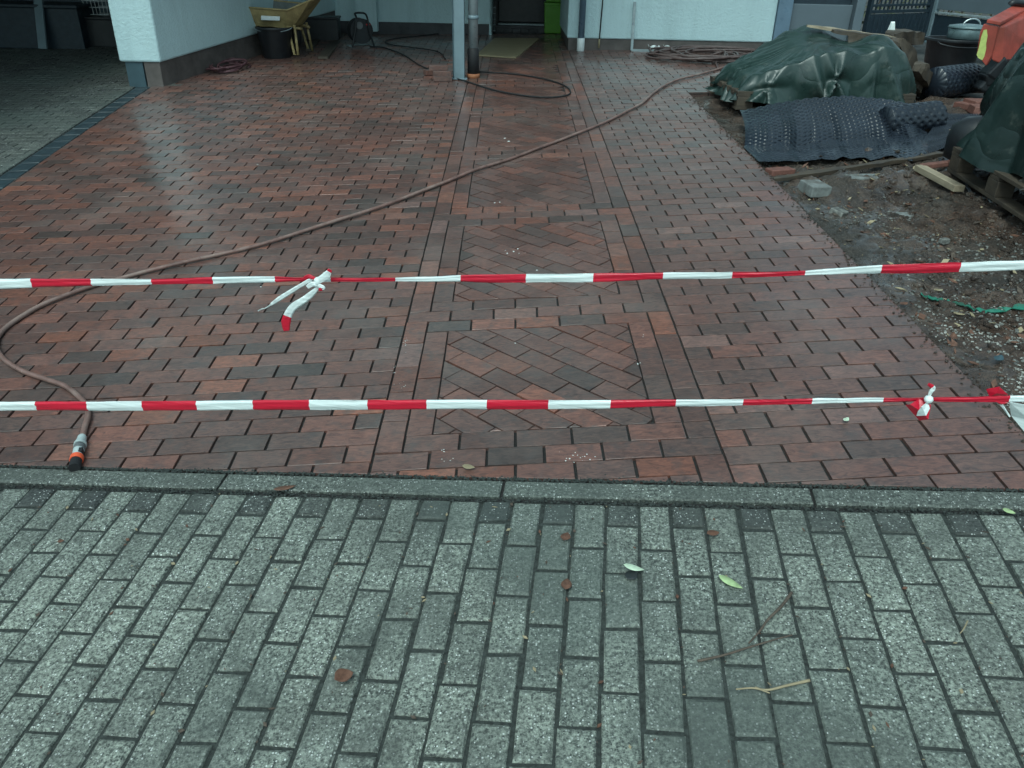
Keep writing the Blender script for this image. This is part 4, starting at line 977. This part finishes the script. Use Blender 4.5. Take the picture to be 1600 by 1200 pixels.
def roll(name, label, a, b, r, parent=None, stud=.038, tail=0.0, mat='membrane'):
    d = (b-a); L = d.length; x = d.normalized(); y = x.orthogonal().normalized(); z = x.cross(y); nu, nv = int(L/.010), int(2*math.pi*r/.010); mb = MB()
    for i in range(nu+1):
        for j in range(nv):
            th = 2*math.pi*j/nv; U, V = i/nu*L/stud, th*round(2*math.pi*r/stud)/(2*math.pi); X, Y = (U+V)*.5, (U-V)*.5; X -= math.floor(X)+.5; Y -= math.floor(Y)+.5
            rr = r*(1+.06*math.sin(th*2+i*.03))-.010*min(1, 1.8*max(0, 1-(X*X+Y*Y)/.09)); mb.v.append(a+d*(i/nu)+y*math.cos(th)*rr+z*math.sin(th)*rr)
    for i in range(nu):
        for j in range(nv): p, q = i*nv+j, i*nv+(j+1) % nv; mb.face([p, q, q+nv, p+nv])
    o0 = len(mb.v); mb.v += [a+d*.02, b-d*.02]
    for j in range(nv): mb.face([o0, (j+1) % nv, j]); mb.face([o0+1, nu*nv+j, nu*nv+(j+1) % nv])
    if parent is not None: return mb.obj(name, mat, parent, smooth=True)
    return tag(mb.obj(name, mat, loc=(a+b)/2, smooth=True), label, 'membrane')
roll('roll', '', sp_(1385, 218)+Vector((0, .1, .115)), sp_(1486, 209)+Vector((-.10, .1, .115)), .118, ms)
a_ = sp_(1452, 158, .12); b_ = sp_(1500, 150, .12); roll('membrane_roll', 'short rolled piece of dimpled membrane below the black tub', a_, b_+Vector((.12, .1, .04)), .14)
mb = MB(); A2, B2, C2, D2 = sp_(1420, 252, .02), sp_(1500, 236, .03), sp_(1530, 192, .04), sp_(1470, 190, .04)
def flat2(s, t):
    p = A2.lerp(B2, s).lerp(D2.lerp(C2, s), t); U, V = s*.75/.03, t*1.35/.03; x, y = U-math.floor(U)-.5, V-math.floor(V)-.5
    p.z = max(p.z, zf(p.x, p.y)+.005)+.012*min(1, 2*max(0, 1-(x*x+y*y)/.12))+.015*noise.noise(Vector((s*3, t*4, 2))); return p
mb.grid(flat2, 150, 220); tag(mb.obj('dimpled_membrane', 'membrane', loc=A2, smooth=True), 'wet shiny strip of dimpled membrane lying flat below the leaning board', 'membrane')
# tub, pot and red machine
tc = hit(1497, 122)+Vector((0, .28, -.02)); tub = thing('mortar_tub', 'black mortar tub standing left of the orange red machine', 'tub', tc)
mb = MB(); mb.lathe([(.235, 0), (.275, .36), (.31, .36), (.31, .39), (.272, .39), (.22, .03)], 32, tc); mb.obj('shell', 'blackpl', tub, smooth=True, bevel=.004)
mb = MB(); mb.tube([tc+Vector((.3*math.cos(a), -.3*math.sin(a)*.25-.24, .37-.05*math.sin(a))) for a in [i*math.pi/8 for i in range(9)]], .008, 6); mb.obj('handle', 'blackpl', tub, smooth=True)
pc = tc+Vector((.11, -.02, .385)); pot = thing('cooking_pot', 'grey metal pot with a lid handle on the black tub', 'pot', pc)
mb = MB(); mb.lathe([(.19, 0), (.20, .01), (.20, .10), (.195, .105)], 28, pc); mb.obj('body', 'potmetal', pot, smooth=True)
mb = MB(); mb.lathe([(.207, .105), (.212, .112), (.20, .13), (.10, .145), (.01, .148)], 28, pc); ld_ = mb.obj('lid', 'potmetal', pot, smooth=True)
mb = MB(); mb.tube([pc+Vector((.09*math.cos(a), -.03, .14+.06*math.sin(a))) for a in [i*math.pi/10 for i in range(11)]], .008, 8); hh = mb.obj('handle', 'silver'); hh.parent = ld_; hh.location = -pc
mc = hit(1575, 150); mach = thing('machine', 'orange red machine housing with a torn yellow green sticker at the right edge', 'machine', mc)
Ym = mc.y
def mpt(px, py, dY=0.0): return atY(px, py, Ym+dY)
fr = [mpt(1526, 84), mpt(1531, 50), mpt(1537, 37), mpt(1560, 41), mpt(1549, 88), mpt(1540, 103)]
bk_ = [p+Vector((.05, .06, .0)) for p in fr]
mb = MB(); mb.prism(bk_, fr); mb.obj('side_plate', 'redbody', mach, bevel=.008)
mb = MB(); q0 = [mpt(1549, 94, .04), mpt(1553, 41, .04), mpt(1570, 41, .04), mpt(1566, 101, .04)]; q1 = [mpt(1600, 92, .6), mpt(1606, 12, .6), mpt(1640, 10, .6), mpt(1640, 92, .6)]
mb.prism(q0, q1); mb.obj('housing', 'redbody', mach, bevel=.012)
mb = MB(); q0 = [mpt(1541, 36, -.01), mpt(1562, 40, -.01), mpt(1604, 18, .5), mpt(1585, 12, .5)]; mb.prism(q0, [p+Vector((0, 0, .03)) for p in q0]); tp = mb.obj('top_cover', 'redbody', mach, bevel=.005)
ctr = sum(q0, Vector())/4; mb = MB(); q2 = [ctr+(p-ctr)*.74+Vector((.02, .03, .022)) for p in q0]; mb.prism(q2, [p+Vector((0, 0, .014)) for p in q2]); wn = mb.obj('window', 'screen'); wn.parent = tp; wn.location = -mc
st = [(1526, 86), (1529, 76), (1533, 58), (1537, 47), (1542, 46), (1543, 56), (1541, 68), (1541, 76), (1538, 88), (1535, 94), (1529, 91)]
mb = MB(); mb.prism([mpt(x, y, -.004) for x, y in st][::-1], [mpt(x, y, -.007) for x, y in st][::-1]); mb.obj('sticker', 'sticker', mach)
mb = MB()
for px, py, s in ((1556, 108, .14), (1548, 122, .12), (1580, 112, .2), (1566, 128, .12), (1590, 132, .16), (1538, 132, .10), (1555, 138, .09)): p = mpt(px, py, .12); mb.box(p, (s*1.5, s*1.3, s), Matrix.Rotation(px*.7, 3, 'Y'), 0, .8)
mb.obj('engine', 'blackpl', mach, bevel=.02)
for dx in (-.12, .5):
    mb = MB(); mb.tube([mc+Vector((dx, .15, -.03)), mc+Vector((dx, .15, .45))], .03, 10); mb.obj('leg', 'blackpl', mach, smooth=True)
mb = MB(); mb.tube(spline([mpt(1578, 8, .45), mpt(1584, 4, .45), mpt(1600, 6, .5), mpt(1620, 8, .55)], 5), .03, 10); mb.obj('exhaust', 'blackpl', mach, smooth=True)
stone(1535, 168, (.3, .2, .06), 'flat reddish slab in the rubble left of the dark tarpaulin', 'redstone', .1, .0)
stone(1538, 182, (.26, .2, .07), 'reddish brown block below the flat slab in the rubble', 'redstone', -.2, .0); stone(1512, 178, (.22, .18, .05), 'reddish slab by the end of the rolled membrane', 'redstone', .3, .0)
stone(1525, 194, (.25, .16, .05), 'pale grey slab beside the leaning dark board', 'splash', .2, .0)
# stack two at the right edge
c2 = Vector((3.46, 4.68, 0)); c2.z = zf(c2.x, c2.y)-.02
pallet(c2+Vector((-.02, -.05, .02)), math.radians(84), 'weathered pallet under the dark tarpaulin at the right edge', 1.35, 1.3)
t2 = thing('tarpaulin_stack', 'dark green tarpaulin over a tall stack at the right edge', 'tarpaulin', c2)
def top2(x, y): return 1.06+.26*x-.06*abs(y)
drape('tarpaulin', c2, .62, .60, .1, top2, c2.z+.20, 'tarpdark', t2, 7.7, 3.6, .24, fold=.13, hem=.09)
mb = MB(); lbox(mb, c2, rotz(.1), (0.12, 0, .42), (.72, .8, .46)); mb.obj('stacked_goods', 'stone', t2)
c3 = c2+Vector((-.22, -.42, .155)); t3 = thing('sheeting', 'muddy brown sheeting bunched at the foot of the dark tarpaulin', 'sheeting', c3)
drape('sheet', c3, .42, .34, .5, lambda x, y: .36-.16*(x*x+y*y), c3.z+.02, 'sack', t3, 4.1, 2.4, .2, 160, 40, .10)
bg_ = sp_(1508, 276)+Vector((.05, .12, 0)); mb = MB(); mb.lathe([(.07, 0), (.15, .04), (.17, .14), (.14, .25), (.07, .31), (.02, .32)], 24, bg_)
for v in mb.v: v += Vector((1, .6, .8))*.03*noise.noise(v*7)
tag(mb.obj('bag', 'blackpl', loc=bg_, smooth=True), 'black plastic bag slumped against the dark tarpaulin', 'bag')
plank('board', 'dark narrow board leaning on the tall dark tarpaulin', sp_(1516, 230), atY(1558, 152, 5.6), .09, .025, 'wood', cat='board')
mb = MB(); pts = spline([sp_(1491, 247, .01), atY(1500, 225, 5.55), atY(1525, 196, 5.5), atY(1552, 158, 5.4)], 8); mb.tube(pts, .006, 8); tag(mb.obj('cable', 'rubber', loc=pts[0], smooth=True), 'thin black cable running along the leaning board', 'cable')

# ------------------------------------------------------------------ barrier tapes
TA, TB = Vector((-.93, 1.568, 0)), Vector((.40, 1.293, 0)); td = (TB-TA).normalized(); tn = Vector((td.y, -td.x, 0))
def tp_(px, py, off=0.0):
    d = ray(px, py); t = (TA+tn*off-CAM).dot(tn)/d.dot(tn); return CAM+d*t
def interp(tab, x):
    if x <= tab[0][0]: return tab[0][1:]
    for a, b in zip(tab, tab[1:]):
        if x <= b[0]: k = (x-a[0])/(b[0]-a[0]); return tuple(p+(q-p)*k for p, q in zip(a[1:], b[1:]))
    return tab[-1][1:]
def tape(name, label, prof, bounds, first_red, seed):
    """prof: (px, top, bottom); bounds: colour changes along the tape"""
    x0, x1 = prof[0][0], prof[-1][0]; root = thing(name, label, 'tape', tp_(800, interp(prof, 800)[0]))
    xs = sorted(set([x0, x1]+bounds+[x0+(x1-x0)*i/150 for i in range(151)])); mb = MB(); K = 12; rows = []
    for x in xs:
        t_, b_ = interp(prof, x); t_ += .9*noise.noise(Vector((x*.03, seed, 0))); b_ += .9*noise.noise(Vector((x*.035, seed, 9))); c = tp_(x, (t_+b_)/2); h = (tp_(x, t_)-tp_(x, b_)).length/2; ring = []
        for k in range(K):
            a = 2*math.pi*k/K; ca, sa = math.cos(a), math.sin(a)
            f = 1+.75*noise.noise(Vector((x*.010, k*1.7, seed)))
            ring.append(c+Vector((0, 0, 1))*sa*h+tn*(-1)*(ca*h*.30*f+.0015*math.sin(k*2.2+x*.02)))
        rows.append(ring)
    for ring in rows: mb.v += ring
    for i in range(len(xs)-1):
        xm = (xs[i]+xs[i+1])/2; n = sum(1 for b in bounds if b < xm); red = (n % 2 == 0) == first_red
        for k in range(K): a, b = i*K+k, i*K+(k+1) % K; mb.face([a, b, b+K, a+K], 1 if red else 0)
    mb.obj('band', ['whitetape', 'redtape'], root, smooth=True); return root
SL, SR = tp_(-520, 634), tp_(2080, 623); UL, UR = proj((SL.x, SL.y, .93))[0], proj((SR.x, SR.y, 1.14))[0]
upper = tape('barrier_tape', 'upper red and white barrier tape with a knotted bow and hanging tails', [(UL, 430, 452), (-170, 434, 452), (0, 436, 451), (50, 436, 449), (143, 436, 446), (237, 436, 444), (333, 433, 443.5), (400, 432, 442), (430, 432, 441), (465, 434, 439), (495, 433, 440), (517, 434, 440), (618, 433.5, 439.5), (660, 433, 440), (720, 430, 440.5), (760, 429, 441.5), (822, 428, 441), (927, 427, 441), (1036, 426, 436.5), (1144, 425, 434.5), (1200, 424, 432.5), (1258, 423, 430), (1300, 419.5, 429), (1377, 414, 427), (1440, 411.5, 426.5), (1500, 409.5, 425), (1600, 407, 422), (1780, 403, 419), (UR, 398, 418)],
      [-460, -375, -290, -205, -120, -40, 50, 143, 237, 333, 430, 483, 517, 618, 720, 822, 927, 1036, 1144, 1258, 1377, 1500, 1624, 1750][0:11]+[487, 517, 618, 720, 822, 927, 1036, 1144, 1258, 1377, 1500, 1624, 1755, 1890, 2030], False, 1.0)
lower = tape('barrier_tape', 'lower red and white barrier tape with a knot and torn flaps on its right', [(-520, 627, 641), (-170, 628, 641), (0, 628.5, 641), (137, 628, 641), (308, 626.5, 641), (484, 625, 640), (575, 625, 640), (667, 625, 639.5), (857, 625, 639), (954, 625, 638), (1056, 624.5, 635), (1161, 624, 633), (1269, 622.5, 631), (1380, 621.5, 628.5), (1430, 622, 626.5), (1452, 621, 626), (1500, 620, 628), (1577, 618, 628), (1600, 618, 628), (1780, 616, 629), (2080, 614, 631)],
      [-455, -370, -285, -200, -115, -30, 57, 137, 223, 308, 396, 484, 575, 667, 761, 857, 954, 1056, 1161, 1269, 1380, 1577, 1690, 1810, 1935, 2065], False, 5.0)
def flap(root, name, poly, mat, off=-.012, bend=.02):
    mb = MB(); n = len(poly); ps = [tp_(x, y, -off) for x, y in poly]; cx = sum(ps, Vector())/n
    for i, p in enumerate(ps): p += tn*(bend*math.sin(i*2.1))
    mb.v = ps+[cx+tn*bend*.8]; 
    for i in range(n): mb.face([i, (i+1) % n, n])
    return mb.obj(name, mat, root, solid=.0006)
def tail(root, name, pts, wd, mats, split, off=.012):
    P = spline([Vector((x, y, 0)) for x, y in pts], 6); W = [interp([(i/(len(wd)-1), w) for i, w in enumerate(wd)], j/(len(P)-1))[0] for j in range(len(P))]; mb = MB()
    for j, p in enumerate(P):
        t = (P[min(j+1, len(P)-1)]-P[max(j-1, 0)]).normalized(); nx, ny = -t.y, t.x
        for q_, k in enumerate((-1, -.5, -.1, .3, .65, 1)): mb.v.append(tp_(p.x+nx*W[j]/2*k, p.y+ny*W[j]/2*k, off+(0, .0015, .0003, .002, .0005, .001)[q_]+.0015*noise.noise(Vector((j*.7, q_*3.1, pts[0][0])))))
    for j in range(len(P)-1):
        for k in range(5): a = j*6+k; mb.face([a, a+1, a+7, a+6], 1 if j/(len(P)-1) > split else 0)
    return mb.obj(name, mats, root, smooth=True, solid=.0007)
tail(upper, 'tail', [(486, 437), (470, 446), (452, 457), (436, 467), (423, 476)], (7, 6, 7, 7, 4), ['whitetape', 'redtape'], 2)
tail(upper, 'thread', [(423, 476), (416, 481), (409, 483), (403, 486)], (2.2, 1.2, 1.4, .8), ['whitetape', 'redtape'], 2)
tail(upper, 'tail', [(497, 449), (486, 460), (473, 470), (459, 479), (451, 490), (447, 503), (448, 517)], (5, 10, 11, 12, 13, 15, 9), ['whitetape', 'redtape'], .72)
tail(upper, 'bow', [(492, 441), (502, 436), (511, 429), (516, 421)], (8, 11, 12, 5), ['whitetape', 'redtape'], .78, .014)
tail(upper, 'bow', [(472, 437), (482, 432), (493, 436)], (3, 7, 4), ['redtape', 'whitetape'], 2, .013)
mb = MB(); kc = tp_(496, 441, .012); mb.lathe([(.002, -.010), (.005, -.008), (.007, 0), (.005, .008), (.002, .010)], 12, kc)
for v in mb.v: v += Vector((1, 1, 1))*.004*noise.noise(v*90)
mb.obj('knot', 'whitetape', upper, smooth=True)
tail(upper, 'bow', [(480, 449), (488, 444), (497, 446), (505, 450), (498, 453)], (6, 8, 6, 7, 4), ['whitetape', 'redtape'], .8, .015)
tail(lower, 'bow', [(1451, 622), (1454, 613), (1458, 606), (1450, 600)], (4, 6, 8, 4), ['whitetape', 'redtape'], .72, .012)
flap(lower, 'flap', [(1415, 633), (1421, 629), (1437, 626), (1455, 632), (1449, 652), (1438, 660)], 'redtape', -.010, .008)
flap(lower, 'loop', [(1434, 643), (1439, 633), (1450, 630), (1453, 638), (1446, 647), (1433, 652)], 'whitetape', -.018, .006)
mb = MB(); kc = tp_(1451, 624, .012); mb.lathe([(.002, -.007), (.006, -.005), (.008, 0), (.006, .005), (.002, .007)], 12, kc); mb.obj('knot', 'whitetape', lower, smooth=True)
flap(lower, 'flap', [(1541, 608), (1560, 602), (1577, 619), (1546, 620)], 'redtape', .008, .006)
flap(lower, 'flap', [(1555, 627), (1574, 628), (1565, 635)], 'redtape', -.012, .003)
flap(lower, 'flap', [(1577, 628), (1600, 628), (1640, 634), (1640, 700), (1600, 673), (1583, 654)], 'whitetape', -.008, .012)
flap(lower, 'flap', [(1560, 630), (1566, 630), (1580, 652), (1577, 652)], 'whitetape', -.010, .004)
for px, nm in ((-520, 'rusty iron stake holding the barrier tapes on the left'), (2080, 'rusty iron stake holding the barrier tapes on the right')):
    p = SL if px < 0 else SR; z0 = zf(p.x, p.y); mb = MB(); mb.tube([(p.x, p.y, z0-.1), (p.x, p.y, 1.35)], .012, 10); tag(mb.obj('stake', 'stake', loc=(p.x, p.y, z0), smooth=True), nm, 'stake')

# ------------------------------------------------------------------ litter
def leaf(px, py, L, W, ang, mat, label, curl=.35, dz=.006):
    c = hit(px, py, dz); mb = MB(); R = rotz(ang); n = 8
    for i in range(n+1):
        t = i/n; wd = W*math.sin(math.pi*t**.8)**.8*.5+.0004
        for k in (-1, 0, 1): mb.v.append(c+R @ Vector(((t-.5)*L, k*wd, curl*L*.25*(4*(t-.5)**2)+abs(k)*curl*wd*.8)))
    for i in range(n):
        for k in (0, 1): a = i*3+k; mb.face([a, a+1, a+4, a+3])
    return tag(mb.obj('leaf', mat, loc=c, smooth=True, solid=.0006), label, 'leaf')
leaf(990, 889, .060, .022, -.35, 'leafwhite', 'bleached curled leaf with a dark leaf under it on grey pavers', .5, .012)
leaf(987, 899, .045, .035, .9, 'leafdark', 'dark wet leaf under the bleached curled leaf on grey pavers', .2, .004)
leaf(1141, 911, .075, .026, -.75, 'leafgreen', 'long pale green leaf near the two crossed twigs', .3)
leaf(538, 1061, .05, .045, .5, 'leafbrown', 'crumpled brown leaf on the grey pavers at left', .9, .008)
leaf(445, 763, .075, .024, .35, 'leafbrown', 'brown leaf lying on the kerb', .2, .010)
leaf(885, 914, .045, .03, 1.4, 'leafbrown', 'reddish brown leaf caught in a paver joint', .4)
leaf(884, 840, .04, .03, 1.2, 'leafbrown', 'brown leaf in a paver joint below the kerb', .5)
leaf(1114, 835, .04, .026, .2, 'leafbrown', 'small rust coloured leaf just below the kerb', .6)
leaf(1576, 800, .035, .022, -.6, 'leafgreen', 'small yellow green leaf on the kerb at far right', .4, .010)
leaf(1322, 657, .035, .018, .8, 'leafwhite', 'small pale torn leaf on the right hand bricks', .7)
leaf(732, 731, .045, .026, -.2, 'straw', 'dry tan leaf on the front bricks of the band', .5)
leaf(95, 846, .02, .016, .3, 'leafbrown', 'tiny dark red leaf on the left grey pavers', .4)
for x, y, l, wd, a, mt, lb in ((1489, 528, .08, .03, 1.1, 'leafbrown', 'tan leaf standing in the mud beside the paving edge'), (1466, 455, .05, .03, .3, 'straw', 'pale dry leaf on the mud above the green strip'), (1498, 492, .05, .025, -.4, 'straw', 'pale leaf lying just below the green plastic strip'), (1560, 562, .07, .035, .8, 'bluesteel', 'dark blue grey leaf on the pale gravel at right'), (1412, 476, .05, .03, .5, 'leafbrown', 'brown leaf on the dirt left of the green strip')):
    p = sp_(x, y); u, v = BF.uv(p.x, p.y); leaf(x, y, l, wd, a, mt, lb, .6, soil_z(u, v)+.012)
def twig(px, r, label, mat='twig'):
    pts = [hit(x, y, r+.004+.004*i % .006) for i, (x, y) in enumerate(px)]; pts = spline(pts, 5); n = len(pts)
    mb = MB(); mb.tube(pts, r, 7, rs=[r*(1.1-.6*i/n) for i in range(n)]); return tag(mb.obj('twig', mat, loc=pts[0], smooth=True), label, 'twig')
twig([(1237, 926), (1222, 946), (1200, 968), (1188, 985), (1170, 1005)], .0042, 'straight dark twig pointing up on the grey pavers')
twig([(1090, 1033), (1130, 1024), (1165, 1013), (1205, 1001), (1238, 992)], .0034, 'thin long twig crossing below the straight one')
twig([(1265, 1063), (1230, 1071), (1200, 1078), (1175, 1075), (1150, 1077)], .0036, 'crooked dry stalk lowest on the grey pavers', 'straw')
twig([(1180, 1074), (1195, 1080), (1203, 1083)], .0026, 'short side stalk lying under the crooked dry one', 'straw')
twig([(1512, 970), (1506, 982), (1500, 990)], .002, 'tiny forked straw on the right grey pavers', 'straw')
mb = MB(); rnd = random.Random(4)
for cx, cy, n, s, dx, dy in ((634, 535, 22, .004, 6, 16), (616, 575, 10, .004, 5, 10), (628, 600, 14, .0035, 12, 8), (700, 720, 12, .004, 16, 12), (695, 705, 6, .004, 5, 5), (900, 713, 34, .0042, 28, 8), (1000, 568, 6, .007, 5, 3), (1004, 525, 3, .005, 3, 2), (790, 392, 10, .008, 26, 10), (815, 385, 6, .008, 10, 12), (838, 422, 3, .009, 6, 3), (775, 316, 4, .010, 16, 5), (410, 446, 3, .008, 6, 3), (800, 214, 3, .018, 10, 8), (758, 335, 2, .010, 4, 3), (805, 536, 2, .006, 3, 2), (402, 258, 2, .014, 5, 2), (1290, 1010, 1, .010, 3, 2), (1293, 1148, 2, .007, 1, 6)):
    for i in range((n+1)//2):
        p = hit(rnd.gauss(cx, dx*.5), rnd.gauss(cy, dy*.5), .001); rock(mb, p, s*rnd.uniform(.25, .9), rnd, .25)
struct(mb.obj('mortar_splashes', 'splash'), 'stuff')
mb = MB()
for i in range(9000):       # loose dirt along both sides of the kerb and in the joints
    u = rnd.uniform(-3, 2.6); nn = noise.noise(Vector((u*3, 1, 4)))
    v = rnd.choice((.108+rnd.gauss(0, .010+.008*nn), .112+abs(rnd.gauss(0, .006)), rnd.gauss(.002, .008))); X, Y = GF.xy(u, v); rock(mb, Vector((X, Y, zf(X, Y)-.002)), rnd.uniform(.0015, .0055), rnd, .7)
struct(mb.obj('loose_dirt', 'moss'), 'stuff')

mb = MB()
for i in range(420):        # crumbs and seed husks caught on the pavers and in their joints
    u = rnd.uniform(-2.4, 2.0); v = -abs(rnd.gauss(0, .55)) if rnd.random() < .6 else rnd.uniform(-1.3, 0)
    if rnd.random() < .6: u = round(u/.100656)*.100656+rnd.gauss(0, .003)
    X, Y = GF.xy(u, v); p = Vector((X, Y, zf(X, Y)+.001)); L = rnd.choice((.003, .004, .006, .009)); a = rnd.uniform(0, 6.28); d = Vector((math.cos(a), math.sin(a), 0))*L; e = Vector((-math.sin(a), math.cos(a), .2))*L*rnd.uniform(.2, .6); k = Vector((0, 0, .002))
    mb.add([p-d, p+e, p+d, p-e, p-d+k, p+e+k, p+d+k, p-e+k], [(0, 3, 2, 1), (4, 5, 6, 7), (0, 1, 5, 4), (1, 2, 6, 5), (2, 3, 7, 6), (3, 0, 4, 7)], rnd.choice((0, 0, 1, 2)))
struct(mb.obj('litter', ['twig', 'leafbrown', 'straw']), 'stuff')
